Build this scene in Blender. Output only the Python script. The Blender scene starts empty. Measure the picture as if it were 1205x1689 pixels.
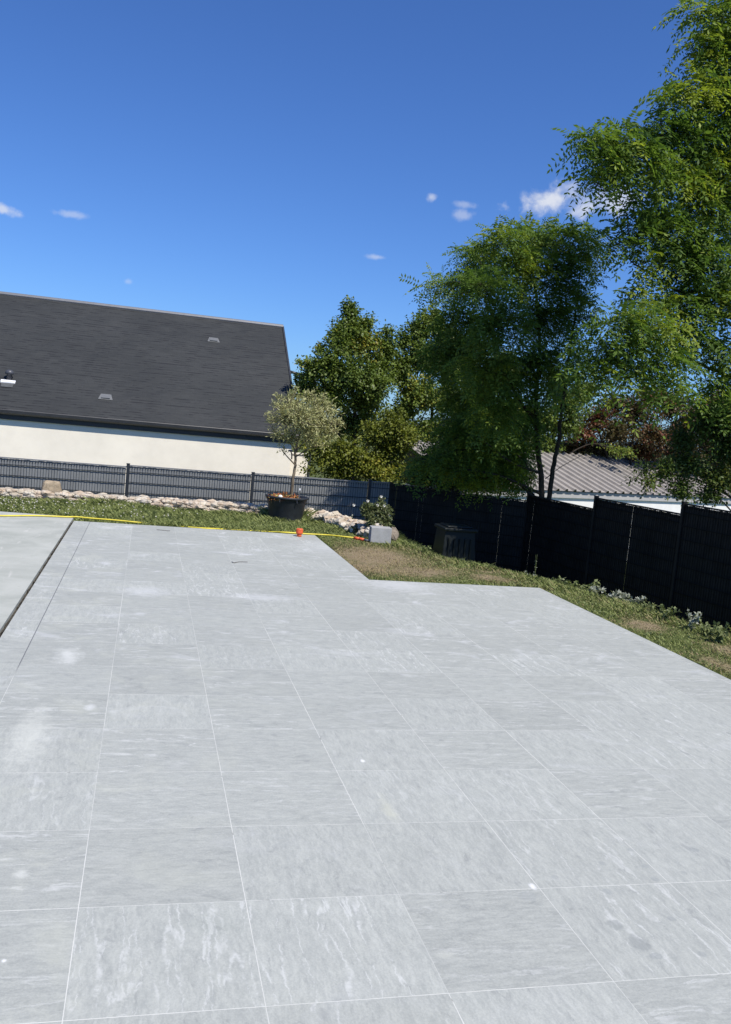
import bpy, math, random
import numpy as np

# ------------------------------------------------------------------ camera, sky, sun, exposure
S = bpy.context.scene
COL = S.collection
FOC, PITCH, ROLL, YAW = 1458.73, 0.10250, 0.09306, 0.24761
CAM = np.array([0.13066, -2.53089, 1.82754])
cy, sy = math.cos(YAW), math.sin(YAW)
FW = np.array([sy * math.cos(PITCH), cy * math.cos(PITCH), -math.sin(PITCH)])
RT0 = np.array([cy, -sy, 0.0])
UP0 = np.cross(RT0, FW)
RT = RT0 * math.cos(ROLL) + UP0 * math.sin(ROLL)
UP = -RT0 * math.sin(ROLL) + UP0 * math.cos(ROLL)

from mathutils import Matrix, Vector
cam = bpy.data.cameras.new("camera")
camo = bpy.data.objects.new("camera", cam)
COL.objects.link(camo)
camo.matrix_world = Matrix(((RT[0], UP[0], -FW[0], CAM[0]), (RT[1], UP[1], -FW[1], CAM[1]),
                            (RT[2], UP[2], -FW[2], CAM[2]), (0, 0, 0, 1)))
cam.sensor_fit = 'VERTICAL'
cam.sensor_height = 36.0
cam.lens = 36.0 * FOC / 1689.0
cam.clip_start = 0.05
cam.clip_end = 3000
S.camera = camo


def ray(u, v):
    return RT * ((u - 602.5) / FOC) + UP * (-(v - 844.5) / FOC) + FW


def aty(u, v, Y):
    d = ray(u, v)
    return CAM + d * (Y - CAM[1]) / d[1]


def atz(u, v, z):
    d = ray(u, v)
    return CAM + d * (z - CAM[2]) / d[2]


SUN_EL = math.radians(55)
SUN_H = np.array([0.46, -0.89])
SUN_H = SUN_H / np.linalg.norm(SUN_H)
SUN = np.array([SUN_H[0] * math.cos(SUN_EL), SUN_H[1] * math.cos(SUN_EL), math.sin(SUN_EL)])
sl = bpy.data.lights.new("sun", 'SUN')
sl.energy = 5.0
sl.angle = math.radians(0.53)
sl.color = (1.0, 0.945, 0.85)
so = bpy.data.objects.new("sun", sl)
COL.objects.link(so)
so.rotation_euler = Vector(SUN).to_track_quat('Z', 'Y').to_euler()
so.location = (10, -10, 20)

S.view_settings.view_transform = 'Standard'
S.view_settings.look = 'None'
S.view_settings.exposure = 0.10
S.view_settings.gamma = 1.0
S.view_settings.use_curve_mapping = False

W = bpy.data.worlds.new("World")
S.world = W
W.use_nodes = True
wt = W.node_tree
for n in list(wt.nodes):
    wt.nodes.remove(n)


class NT:
    """small helper to write node trees as expressions"""

    def __init__(self, tree):
        self.t = tree

    def n(self, typ, **kw):
        node = self.t.nodes.new(typ)
        for k, v in kw.items():
            setattr(node, k, v)
        return node

    def put(self, sock, val):
        if val is None:
            return
        if hasattr(val, 'is_linked') or hasattr(val, 'links'):
            self.t.links.new(val, sock)
        else:
            sock.default_value = val

    def math(self, op, a, b=None, c=None, clamp=False):
        m = self.n('ShaderNodeMath', operation=op, use_clamp=clamp)
        self.put(m.inputs[0], a)
        if b is not None: self.put(m.inputs[1], b)
        if c is not None: self.put(m.inputs[2], c)
        return m.outputs[0]

    def vmath(self, op, a, b=None, scale=None):
        m = self.n('ShaderNodeVectorMath', operation=op)
        self.put(m.inputs[0], a)
        if b is not None: self.put(m.inputs[1], b)
        if scale is not None: self.put(m.inputs['Scale'], scale)
        return m.outputs['Value'] if op in ('DOT_PRODUCT', 'LENGTH', 'DISTANCE') else m.outputs[0]

    def noise(self, vec, scale, detail=3.0, rough=0.55, dist=0.0, color=False):
        m = self.n('ShaderNodeTexNoise')
        self.put(m.inputs['Vector'], vec)
        self.put(m.inputs['Scale'], scale)
        m.inputs['Detail'].default_value = detail
        m.inputs['Roughness'].default_value = rough
        m.inputs['Distortion'].default_value = dist
        return m.outputs['Color'] if color else m.outputs[0]

    def ss(self, x, lo, hi, a=0.0, b=1.0):
        m = self.n('ShaderNodeMapRange', interpolation_type='SMOOTHSTEP')
        self.put(m.inputs['Value'], x)
        m.inputs['From Min'].default_value = lo
        m.inputs['From Max'].default_value = hi
        m.inputs['To Min'].default_value = a
        m.inputs['To Max'].default_value = b
        return m.outputs[0]

    def mix(self, f, a, b, blend='MIX'):
        m = self.n('ShaderNodeMix', data_type='RGBA', blend_type=blend)
        self.put(m.inputs[0], f)
        for i, x in ((6, a), (7, b)):
            if isinstance(x, tuple) and len(x) == 3: x = (*x, 1.0)
            self.put(m.inputs[i], x)
        return m.outputs[2]

    def xyz(self, v):
        m = self.n('ShaderNodeSeparateXYZ')
        self.put(m.inputs[0], v)
        return m.outputs

    def comb(self, x, y, z=0.0):
        m = self.n('ShaderNodeCombineXYZ')
        for i, q in enumerate((x, y, z)): self.put(m.inputs[i], q)
        return m.outputs[0]


w = NT(wt)
sky = w.n('ShaderNodeTexSky', sky_type='NISHITA')
sky.sun_disc = False
sky.sun_elevation = SUN_EL
sky.sun_rotation = math.atan2(SUN_H[0], SUN_H[1])
sky.altitude = 300.0
sky.air_density = 1.0
sky.dust_density = 0.35
sky.ozone_density = 3.2
dirv = w.n('ShaderNodeTexCoord').outputs['Generated']
nz = w.noise(dirv, 38.0, 8.0, 0.6, 0.3)
nz2 = w.noise(dirv, 9.0, 3.0, 0.55)
nzz = w.math('ADD', w.math('MULTIPLY', nz, 1.3), w.math('MULTIPLY', nz2, 0.5))
cl = None
for (u, v, ru, rv, amt, tilt) in [(905, 330, 62, 27, 1.0, 0.0), (975, 340, 66, 28, 0.8, 0.0), (890, 326, 36, 20, 0.8, 0.1), (945, 318, 34, 22, 0.7, 0),
                            (1012, 338, 40, 22, 0.75, 0), (4, 346, 28, 9, 0.75, 0.3), (119, 354, 25, 6, 0.4, 0.15), (711, 325, 9, 7, 0.6, 0),
                            (766, 337, 17, 6, 0.35, 0.1), (762, 355, 16, 9, 0.4, 0.1), (620, 424, 22, 5, 0.45, 0.08), (211, 464, 8, 6, 0.3, 0)]:
    c = ray(u, v); c = c / np.linalg.norm(c)
    r = ray(u + 10, v + 10 * tilt); r = r / np.linalg.norm(r); r = r - c * r.dot(c); r /= np.linalg.norm(r)
    uu = np.cross(r, c)
    k = 1.0 / np.linalg.norm(ray(u, v)) / FOC
    a = w.vmath('DOT_PRODUCT', dirv, tuple(r / (ru * k)))
    b = w.vmath('DOT_PRODUCT', dirv, tuple(uu / (rv * k)))
    e = w.math('SUBTRACT', 1.0, w.math('SQRT', w.math('ADD', w.math('MULTIPLY', a, a), w.math('MULTIPLY', b, b))))
    e = w.math('ADD', e, w.math('MULTIPLY', w.math('SUBTRACT', nzz, 0.90), 2.3))
    m_ = w.math('MULTIPLY', w.ss(e, -0.15, 1.0), amt)
    m_ = w.math('MULTIPLY', m_, w.math('GREATER_THAN', w.vmath('DOT_PRODUCT', dirv, tuple(c)), 0.5))
    cl = m_ if cl is None else w.math('MAXIMUM', cl, m_)
tint = w.mix(1.0, sky.outputs[0], (0.50, 0.78, 1.27), 'MULTIPLY')
skyc = w.mix(w.math('MULTIPLY', cl, 0.9), tint, (7.2, 7.5, 8.2))
bg = w.n('ShaderNodeBackground')
bg.inputs['Strength'].default_value = 0.10
wt.links.new(skyc, bg.inputs['Color'])
wo = w.n('ShaderNodeOutputWorld')
wt.links.new(bg.outputs[0], wo.inputs['Surface'])


# ------------------------------------------------------------------ helpers
def new_mat(name):
    m = bpy.data.materials.new(name)
    m.use_nodes = True
    t = m.node_tree
    for n in list(t.nodes): t.nodes.remove(n)
    h = NT(t)
    out = h.n('ShaderNodeOutputMaterial')
    return m, h, out


def principled(h, out, color, rough=0.7, spec=0.4, normal=None, metallic=0.0):
    p = h.n('ShaderNodeBsdfPrincipled')
    if isinstance(color, tuple) and len(color) == 3: color = (*color, 1.0)
    h.put(p.inputs['Base Color'], color)
    h.put(p.inputs['Roughness'], rough)
    h.put(p.inputs['Specular IOR Level'], spec)
    p.inputs['Metallic'].default_value = metallic
    if normal is not None: h.put(p.inputs['Normal'], normal)
    h.t.links.new(p.outputs[0], out.inputs['Surface'])
    return p


def bump(h, height, strength=0.3, dist=0.02):
    b = h.n('ShaderNodeBump')
    b.inputs['Strength'].default_value = strength
    b.inputs['Distance'].default_value = dist
    h.put(b.inputs['Height'], height)
    return b.outputs[0]


def simple_mat(name, col, rough=0.6, var=0.25, scale=8.0, spec=0.4, bstr=0.15, bd=0.01, metallic=0.0):
    m, h, o = new_mat(name)
    p = h.n('ShaderNodeTexCoord').outputs['Object']
    n = h.noise(p, scale, 5.0, 0.6)
    n2 = h.noise(p, scale * 7, 3.0, 0.6)
    f = h.math('ADD', h.math('MULTIPLY', n, 0.7), h.math('MULTIPLY', n2, 0.3))
    f = h.ss(f, 0.3, 0.7)
    a = tuple(c * (1 - var) for c in col)
    b = tuple(min(1, c * (1 + var)) for c in col)
    principled(h, o, h.mix(f, a, b), rough, spec, bump(h, n2, bstr, bd), metallic)
    return m


def tag(o, label=None, cat=None, group=None, kind=None):
    if label: o['label'] = label
    if cat: o['category'] = cat
    if group: o['group'] = group
    if kind: o['kind'] = kind
    return o


def empty(name, loc, label, cat, group=None, rz=0.0):
    o = bpy.data.objects.new(name, None)
    o.empty_display_size = 0.2
    COL.objects.link(o)
    o.location = tuple(loc)
    o.rotation_euler = (0, 0, rz)
    return tag(o, label, cat, group)


class MB:
    """collects verts and faces in world (or local) space"""

    def __init__(self):
        self.v = []; self.f = []; self.nv = 0; self.mi = []

    def add(self, verts, faces, mi=0):
        base = self.nv
        self.v.extend([tuple(map(float, p)) for p in verts])
        self.nv += len(verts)
        for f in faces:
            self.f.append(tuple(i + base for i in f)); self.mi.append(mi)

    def box(self, c, s, rz=0.0, mi=0):
        ca, sa = math.cos(rz), math.sin(rz)
        vs = []
        for dz in (-1, 1):
            for dx, dy in ((-1, -1), (1, -1), (1, 1), (-1, 1)):
                x, y, z = dx * s[0] / 2, dy * s[1] / 2, dz * s[2] / 2
                vs.append((c[0] + x * ca - y * sa, c[1] + x * sa + y * ca, c[2] + z))
        self.add(vs, [(3, 2, 1, 0), (4, 5, 6, 7), (0, 1, 5, 4), (1, 2, 6, 5), (2, 3, 7, 6), (3, 0, 4, 7)], mi)

    def tube(self, pts, rad, n=6, mi=0, cap=True):
        pts = [np.array(p, float) for p in pts]
        if not hasattr(rad, '__len__'): rad = [rad] * len(pts)
        rings = []
        prev = None
        for i, p in enumerate(pts):
            d = pts[min(i + 1, len(pts) - 1)] - pts[max(i - 1, 0)]
            d = d / (np.linalg.norm(d) + 1e-9)
            if prev is None:
                a = np.array([0, 0, 1.0]) if abs(d[2]) < 0.9 else np.array([1.0, 0, 0])
            else:
                a = prev
            a = a - d * a.dot(d); a /= (np.linalg.norm(a) + 1e-9)
            prev = a
            b = np.cross(d, a)
            rings.append([p + (a * math.cos(t) + b * math.sin(t)) * rad[i] for t in np.linspace(0, 2 * math.pi, n, endpoint=False)])
        vs = [q for r in rings for q in r]
        fs = []
        for i in range(len(pts) - 1):
            for j in range(n):
                k = (j + 1) % n
                fs.append((i * n + j, i * n + k, (i + 1) * n + k, (i + 1) * n + j))
        if cap:
            fs.append(tuple(range(n - 1, -1, -1)))
            fs.append(tuple((len(pts) - 1) * n + j for j in range(n)))
        self.add(vs, fs, mi)

    def lathe(self, c, prof, n=24, mi=0):
        vs, fs = [], []
        for r, z in prof:
            for t in np.linspace(0, 2 * math.pi, n, endpoint=False):
                vs.append((c[0] + r * math.cos(t), c[1] + r * math.sin(t), c[2] + z))
        for i in range(len(prof) - 1):
            for j in range(n):
                k = (j + 1) % n
                fs.append((i * n + j, i * n + k, (i + 1) * n + k, (i + 1) * n + j))
        fs.append(tuple(range(n - 1, -1, -1)))
        fs.append(tuple((len(prof) - 1) * n + j for j in range(n)))
        self.add(vs, fs, mi)

    def build(self, name, mats, parent=None, smooth=False, bevel=0.0):
        me = bpy.data.meshes.new(name)
        off = np.array(parent.location) if parent is not None else np.zeros(3)
        if parent is not None and parent.parent is not None:
            q = parent.parent
            off = off + np.array(q.location)
        # parents here carry no rotation unless stated
        me.from_pydata([(p[0] - off[0], p[1] - off[1], p[2] - off[2]) for p in self.v], [], self.f)
        if not isinstance(mats, (list, tuple)): mats = [mats]
        for m in mats: me.materials.append(m)
        if len(mats) > 1: me.polygons.foreach_set('material_index', self.mi)
        if smooth: me.polygons.foreach_set('use_smooth', [True] * len(me.polygons))
        me.update()
        o = bpy.data.objects.new(name, me)
        COL.objects.link(o)
        if parent is not None: o.parent = parent
        if bevel > 0:
            bv = o.modifiers.new('bevel', 'BEVEL'); bv.width = bevel; bv.segments = 2; bv.limit_method = 'ANGLE'
        return o


def quads_mesh(name, V, mat, parent=None, attr=None):
    """V: (n,4,3) array of loose quads -> one mesh object"""
    n = len(V)
    me = bpy.data.meshes.new(name)
    off = np.array(parent.location) if parent is not None else np.zeros(3)
    co = (V - off).reshape(-1, 3).astype(np.float32)
    me.vertices.add(n * 4)
    me.vertices.foreach_set('co', co.ravel())
    me.loops.add(n * 4)
    me.loops.foreach_set('vertex_index', np.arange(n * 4, dtype=np.int32))
    me.polygons.add(n)
    me.polygons.foreach_set('loop_start', np.arange(0, n * 4, 4, dtype=np.int32))
    if attr is not None:
        a = me.attributes.new('tint', 'FLOAT', 'POINT')
        a.data.foreach_set('value', np.repeat(attr, 4).astype(np.float32))
    me.materials.append(mat)
    me.update(calc_edges=True)
    me.validate()
    o = bpy.data.objects.new(name, me)
    COL.objects.link(o)
    if parent is not None: o.parent = parent
    return o


def unit(a):
    return a / (np.linalg.norm(a, axis=-1, keepdims=True) + 1e-9)


def catmull(pts, n=8):
    P = [np.array(p, float) for p in pts]
    P = [2 * P[0] - P[1]] + P + [2 * P[-1] - P[-2]]
    out = []
    for i in range(1, len(P) - 2):
        for t in np.linspace(0, 1, n, endpoint=False):
            a, b, c, d = P[i - 1], P[i], P[i + 1], P[i + 2]
            out.append(0.5 * (2 * b + (c - a) * t + (2 * a - 5 * b + 4 * c - d) * t * t + (-a + 3 * b - 3 * c + d) * t ** 3))
    out.append(P[-2])
    return out


# ------------------------------------------------------------------ ground shape
FK = 1.25   # the right fence stands beyond the crest of the bank


def scaled(p):
    p = np.array(p, float)
    return CAM + (p - CAM) * FK


FENCE_Y = 15.2
corner = aty(645, 797, FENCE_Y)
RF = [np.array([corner[0], FENCE_Y, corner[2]])]          # right fence posts (x, y, top z of panel that starts there)
P2 = scaled((6.0, 10.33, 0.80)); P2b = scaled((6.0, 10.33, 0.90))
P3 = scaled((6.17, 8.50, 0.90)); P3b = scaled((6.17, 8.50, 1.06))
P4 = scaled((6.37, 6.75, 1.06)); P4b = scaled((6.37, 6.75, 1.19))
P5 = scaled((6.60, 5.00, 1.19)); P6 = scaled((6.9, 3.2, 1.25)); P7 = scaled((7.2, 1.4, 1.3))
P1 = (RF[0] + P2) / 2
RFP = [RF[0], P1, P2, P3, P4, P5, P6, P7]
rf_y = np.array([p[1] for p in RFP])[::-1]
rf_x = np.array([p[0] for p in RFP])[::-1]


def crest_x(y):
    return np.interp(y, [-8, 2.5, 5.15, 6.88, 7.93, 9.61, 10.7, 13.2, 14.0], [8.5, 6.75, 6.0, 5.55, 5.25, 4.2, 4.05, 4.0, 4.0])


def fence_x(y):
    return np.interp(y, rf_y, rf_x)


def smooth01(t):
    t = np.clip(t, 0, 1)
    return t * t * (3 - 2 * t)


def ground_z(x, y):
    x = np.asarray(x, float); y = np.asarray(y, float)
    z = -0.02 + 0.0 * x
    # bank falling away to the right fence
    d = x - crest_x(y)
    bank = -0.36 * np.clip(d - 0.1, 0, None)
    bank = np.maximum(bank, -0.85)
    # lower ground behind the rubble retaining wall
    back = -0.5 * smooth01((y - 13.35) / 0.25)
    z = np.minimum(z + np.minimum(bank, 0), z + back)
    # neighbours' land lies lower still
    far = np.maximum(smooth01((y - 15.6) / 2.5), smooth01((x - fence_x(y) - 0.4) / 2.5))
    z = z * (1 - far) + (-1.5) * far
    bumps = 0.012 * (np.sin(x * 3.1 + 1.7 * y) + np.sin(x * 1.3 - 2.9 * y + 1.0))
    ter = (x > -0.9) & (x < 4.95) & (y < 7.4) | (x > -0.9) & (x < 2.8) & (y < 10.9) | (x < -0.8) & (y < 11.4)
    return z + np.where(ter, -0.05, np.clip(bumps, -0.02, 0.02) - 0.012)


def axis(lo, hi, step, far):
    core = np.arange(lo, hi + 1e-6, step)
    s = step; out = []; a = 0
    while a < far:
        s *= 1.35; a += s; out.append(a)
    out = np.array(out)
    return np.concatenate([(lo - out)[::-1], core, hi + out])


gx = axis(-4.5, 11.0, 0.11, 900); gy = axis(-3.0, 20.0, 0.11, 900)
GX, GY = np.meshgrid(gx, gy, indexing='xy')
GZ = ground_z(GX, GY)
nx, ny = len(gx), len(gy)
gv = np.stack([GX, GY, GZ], -1).reshape(-1, 3)
idx = np.arange(nx * ny).reshape(ny, nx)
gq = np.stack([idx[:-1, :-1], idx[:-1, 1:], idx[1:, 1:], idx[1:, :-1]], -1).reshape(-1, 4)
gme = bpy.data.meshes.new('ground')
gme.from_pydata(gv.tolist(), [], gq.tolist())
gme.polygons.foreach_set('use_smooth', [True] * len(gme.polygons))

# bare / dry patches of the lawn, shared by soil colour and by the blades
DRY = [(3.3, 9.2, 1.0, 1.3, 1.0), (3.6, 8.2, 0.9, 0.7, 0.9), (4.5, 7.9, 0.5, 0.4, 0.9), (4.6, 6.9 + 1.5, 0.4, 0.3, 0.7), (5.3, 5.6, 0.35, 0.4, 0.9), (5.6, 4.6, 0.3, 0.4, 0.8), (5.2, 4.15, 0.25, 0.5, 0.8), (3.0, 8.3, 0.5, 0.8, 1.0), (5.3, 3.6, 0.3, 0.4, .9)]


def dryness(x, y):
    d = np.zeros_like(x)
    for (a, b, rx, ry, k) in DRY:
        e = np.sqrt(((x - a) / rx) ** 2 + ((y - b) / ry) ** 2)
        d = np.maximum(d, .86 * k * np.clip(1.25 - e, 0, 1))
    return d


m, h, o = new_mat('lawn_soil')
pos = h.n('ShaderNodeNewGeometry').outputs['Position']
n1 = h.noise(pos, 1.3, 4.0); n2 = h.noise(pos, 14.0, 5.0, 0.65); n3 = h.noise(pos, 60.0, 3.0, 0.7)
attr = h.n('ShaderNodeAttribute', attribute_name='dry').outputs['Fac']
green = h.mix(h.ss(n2, 0.3, 0.7), (0.060, 0.080, 0.024), (0.13, 0.15, 0.05))
straw = h.mix(h.ss(n3, 0.3, 0.72), (0.17, 0.125, 0.075), (0.36, 0.29, 0.19))
df = h.ss(h.math('ADD', attr, h.math('MULTIPLY', h.math('SUBTRACT', n2, 0.5), 1.2)), 0.30, 0.85)
principled(h, o, h.mix(df, green, straw), 0.95, 0.1, bump(h, n3, 0.6, 0.03))
MAT_SOIL = m
a = gme.attributes.new('dry', 'FLOAT', 'POINT')
a.data.foreach_set('value', dryness(gv[:, 0], gv[:, 1]).astype(np.float32))
gme.materials.append(MAT_SOIL)
g = bpy.data.objects.new('ground', gme); COL.objects.link(g); tag(g, kind='structure')

# ------------------------------------------------------------------ terrace of grey stone tiles
T = 0.6
m, h, o = new_mat('grey_stone_tiles')
pos = h.n('ShaderNodeNewGeometry').outputs['Position']
px_, py_, pz_ = h.xyz(pos)
tx = h.math('DIVIDE', px_, T); ty = h.math('DIVIDE', py_, T)
cx_ = h.math('FLOOR', tx); cyy = h.math('FLOOR', ty)
fx = h.math('SUBTRACT', tx, cx_); fy = h.math('SUBTRACT', ty, cyy)
wn = h.n('ShaderNodeTexWhiteNoise', noise_dimensions='2D')
h.put(wn.inputs['Vector'], h.comb(cx_, cyy))
rnd = wn.outputs['Value']; rcol = wn.outputs['Color']
r1, r2, r3 = h.xyz(rcol)
# bedding veins turned a quarter per tile
turn = h.math('GREATER_THAN', r1, 0.55)
lx = h.math('ADD', h.math('MULTIPLY', fx, h.math('SUBTRACT', 1.0, turn)), h.math('MULTIPLY', fy, turn))
ly = h.math('ADD', h.math('MULTIPLY', fy, h.math('SUBTRACT', 1.0, turn)), h.math('MULTIPLY', fx, turn))
ox = h.math('MULTIPLY', r2, 37.0); oy = h.math('MULTIPLY', r3, 53.0)
loc = h.comb(h.math('ADD', lx, ox), h.math('ADD', ly, oy), h.math('MULTIPLY', rnd, 11.0))
warp = h.noise(loc, 3.2, 3.0, 0.5, 0.0, color=True)
wv = h.vmath('ADD', loc, h.vmath('SCALE', h.vmath('SUBTRACT', warp, (0.5, 0.5, 0.5)), scale=0.07))
jg0 = h.vmath('SCALE', h.vmath('SUBTRACT', h.noise(loc, 22.0, 5.0, 0.7, 0.0, color=True), (0.5, 0.5, 0.5)), scale=0.055)
wj = h.vmath('ADD', wv, jg0)
st = h.vmath('MULTIPLY', wj, (2.6, 11.0, 1.0))
fine = h.vmath('MULTIPLY', wj, (9.0, 42.0, 1.0))
va = h.noise(st, 1.5, 6.0, 0.62, 0.12)
vb = h.noise(fine, 1.2, 4.0, 0.6, 0.1)
mott = h.noise(wv, 7.0, 9.0, 0.72, 0.5)
grain = h.noise(loc, 70.0, 5.0, 0.7)
flake = h.noise(h.vmath('MULTIPLY', wv, (2.2, 5.0, 1.0)), 2.4, 10.0, 0.70, 0.9)
jag = h.vmath('SCALE', h.vmath('SUBTRACT', h.noise(loc, 16.0, 6.0, 0.7, 0.0, color=True), (0.5, 0.5, 0.5)), scale=0.055)
sj = h.vmath('MULTIPLY', h.vmath('ADD', wv, jag), (0.8, 6.5, 1.0))
crk = h.noise(sj, 0.85, 3.0, 0.5, 0.3)
vein = h.math('SUBTRACT', 1.0, h.math('MULTIPLY', h.math('ABSOLUTE', h.math('SUBTRACT', crk, 0.54)), 44.0), clamp=True)
vein = h.math('MULTIPLY', vein, h.ss(mott, 0.41, 0.55))
crk2 = h.noise(h.vmath('ADD', sj, (7.3, 1.9, 4.0)), 1.7, 5.0, 0.6, 0.3)
ring = h.math('SUBTRACT', 1.0, h.math('MULTIPLY', h.math('ABSOLUTE', h.math('SUBTRACT', crk2, 0.47)), 46.0), clamp=True)
ring = h.math('MULTIPLY', ring, h.ss(flake, 0.48, 0.60))
strk = h.ss(r2, 0.15, 0.75, 0.25, 1.0)
t_ = h.math('ADD', h.math('MULTIPLY', va, 0.20), h.math('ADD', h.math('MULTIPLY', vb, 0.26), h.math('ADD', h.math('MULTIPLY', flake, 0.22), h.math('MULTIPLY', grain, 0.32))))
base = h.mix(h.ss(t_, 0.38, 0.63), (0.330, 0.344, 0.320), (0.446, 0.460, 0.420))
base = h.mix(h.math('MULTIPLY', h.math('MAXIMUM', h.math('MULTIPLY', vein, strk), h.math('MULTIPLY', ring, 0.22)), 0.75), base, (0.57, 0.58, 0.55))
base = h.mix(h.ss(flake, 0.41, 0.35, 0.0, 0.4), base, (0.26, 0.27, 0.26))
shade = h.math('ADD', 0.93, h.math('MULTIPLY', rnd, 0.11))
base = h.vmath('SCALE', base, scale=shade)
# large stains: lime bloom, faint green-tan film at the left, mortar smears
big = h.noise(pos, 0.9, 4.0, 0.6, 0.4); big2 = h.noise(h.vmath('ADD', pos, (31.0, 7.0, 0.0)), 2.6, 5.0, 0.65, 0.6)
film = h.math('MULTIPLY', h.ss(big2, 0.5, 0.72), h.ss(px_, 1.6, -0.6, 0.06, 0.36))
base = h.mix(film, base, (0.50, 0.51, 0.43))
bloom = h.math('MULTIPLY', h.ss(h.noise(h.vmath('MULTIPLY', pos, (1.0, 1.6, 1.0)), 1.9, 6.0, 0.66, 0.9), 0.55, 0.72), h.ss(py_, 0.0, 7.0, 0.08, 0.5))
base = h.mix(bloom, base, (0.66, 0.67, 0.67))
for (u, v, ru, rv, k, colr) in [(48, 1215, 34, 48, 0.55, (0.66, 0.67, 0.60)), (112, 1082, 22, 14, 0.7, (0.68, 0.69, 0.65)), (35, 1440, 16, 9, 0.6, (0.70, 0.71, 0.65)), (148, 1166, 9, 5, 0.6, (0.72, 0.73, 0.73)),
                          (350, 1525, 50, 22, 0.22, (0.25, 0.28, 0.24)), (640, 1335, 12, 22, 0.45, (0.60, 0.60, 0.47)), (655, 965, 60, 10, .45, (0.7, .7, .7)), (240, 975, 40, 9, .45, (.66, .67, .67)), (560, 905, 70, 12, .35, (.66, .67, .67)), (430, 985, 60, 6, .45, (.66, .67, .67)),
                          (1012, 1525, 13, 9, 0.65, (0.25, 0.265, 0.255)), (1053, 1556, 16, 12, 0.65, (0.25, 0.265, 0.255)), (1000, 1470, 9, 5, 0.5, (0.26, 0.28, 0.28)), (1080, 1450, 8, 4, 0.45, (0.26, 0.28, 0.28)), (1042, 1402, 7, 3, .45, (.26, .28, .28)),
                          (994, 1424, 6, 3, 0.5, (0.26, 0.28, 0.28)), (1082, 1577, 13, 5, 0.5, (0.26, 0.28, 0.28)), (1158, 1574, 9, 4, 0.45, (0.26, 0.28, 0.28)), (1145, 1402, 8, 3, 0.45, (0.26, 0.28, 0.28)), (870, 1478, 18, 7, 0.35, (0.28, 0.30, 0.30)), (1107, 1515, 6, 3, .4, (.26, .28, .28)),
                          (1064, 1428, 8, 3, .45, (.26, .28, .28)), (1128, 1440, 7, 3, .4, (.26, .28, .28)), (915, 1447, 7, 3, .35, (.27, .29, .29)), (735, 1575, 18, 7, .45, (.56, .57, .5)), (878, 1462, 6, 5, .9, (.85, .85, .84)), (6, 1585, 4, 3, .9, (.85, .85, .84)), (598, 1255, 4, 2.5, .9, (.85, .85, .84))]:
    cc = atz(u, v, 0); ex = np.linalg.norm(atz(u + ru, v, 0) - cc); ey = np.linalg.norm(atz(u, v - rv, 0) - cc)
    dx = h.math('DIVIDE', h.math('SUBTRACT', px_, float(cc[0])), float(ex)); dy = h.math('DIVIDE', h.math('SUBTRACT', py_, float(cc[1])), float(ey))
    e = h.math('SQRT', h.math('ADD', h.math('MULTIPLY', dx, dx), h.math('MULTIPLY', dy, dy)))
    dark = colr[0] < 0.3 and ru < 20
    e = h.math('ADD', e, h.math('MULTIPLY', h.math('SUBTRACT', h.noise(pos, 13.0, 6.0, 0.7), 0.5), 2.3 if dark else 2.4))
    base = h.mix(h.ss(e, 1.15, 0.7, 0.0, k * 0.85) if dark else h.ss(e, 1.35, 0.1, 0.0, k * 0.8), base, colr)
grit = h.noise(pos, 260.0, 2.0, 0.6)
base = h.mix(h.ss(grit, 0.62, 0.75, 0.0, 0.14), base, (0.25, 0.26, 0.28))
base = h.mix(h.ss(grit, 0.36, 0.26, 0.0, 0.14), base, (0.66, 0.67, 0.68))
# joints: pale cement of uneven width and brightness
wob = h.noise(pos, 5.0, 4.0, 0.6); wob2 = h.noise(h.vmath('ADD', pos, (9.0, 3.0, 1.0)), 0.8, 3.0, 0.6)
ex_ = h.math('MULTIPLY', h.math('MINIMUM', fx, h.math('SUBTRACT', 1.0, fx)), T)
ey_ = h.math('MULTIPLY', h.math('MINIMUM', fy, h.math('SUBTRACT', 1.0, fy)), T)
hw = h.math('ADD', 0.0004, h.math('MULTIPLY', wob, 0.0025))
jx = h.math('LESS_THAN', ex_, hw); jy = h.math('LESS_THAN', ey_, hw)
# each joint line has a tone of its own
wl = h.n('ShaderNodeTexWhiteNoise', noise_dimensions='2D')
h.put(wl.inputs['Vector'], h.comb(h.math('ROUND', tx), h.math('FLOOR', h.math('MULTIPLY', ty, 0.5))))
wl2 = h.n('ShaderNodeTexWhiteNoise', noise_dimensions='2D')
h.put(wl2.inputs['Vector'], h.comb(h.math('ADD', h.math('ROUND', ty), 40.0), h.math('FLOOR', h.math('MULTIPLY', tx, 0.4))))
vis = h.math('MAXIMUM', h.math('MULTIPLY', jx, h.ss(wl.outputs['Value'], 0.0, 0.85, 0.42, 0.9)), h.math('MULTIPLY', jy, h.ss(wl2.outputs['Value'], 0.0, 0.75, 0.42, 1.0)))
vis = h.math('MULTIPLY', vis, h.ss(wob2, 0.3, 0.6, 0.5, 1.0))
jc = h.mix(h.ss(h.noise(pos, 17.0, 2.0), 0.66, 0.74), (0.64, 0.64, 0.59), (0.20, 0.19, 0.17))
base = h.mix(vis, base, jc)
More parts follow.
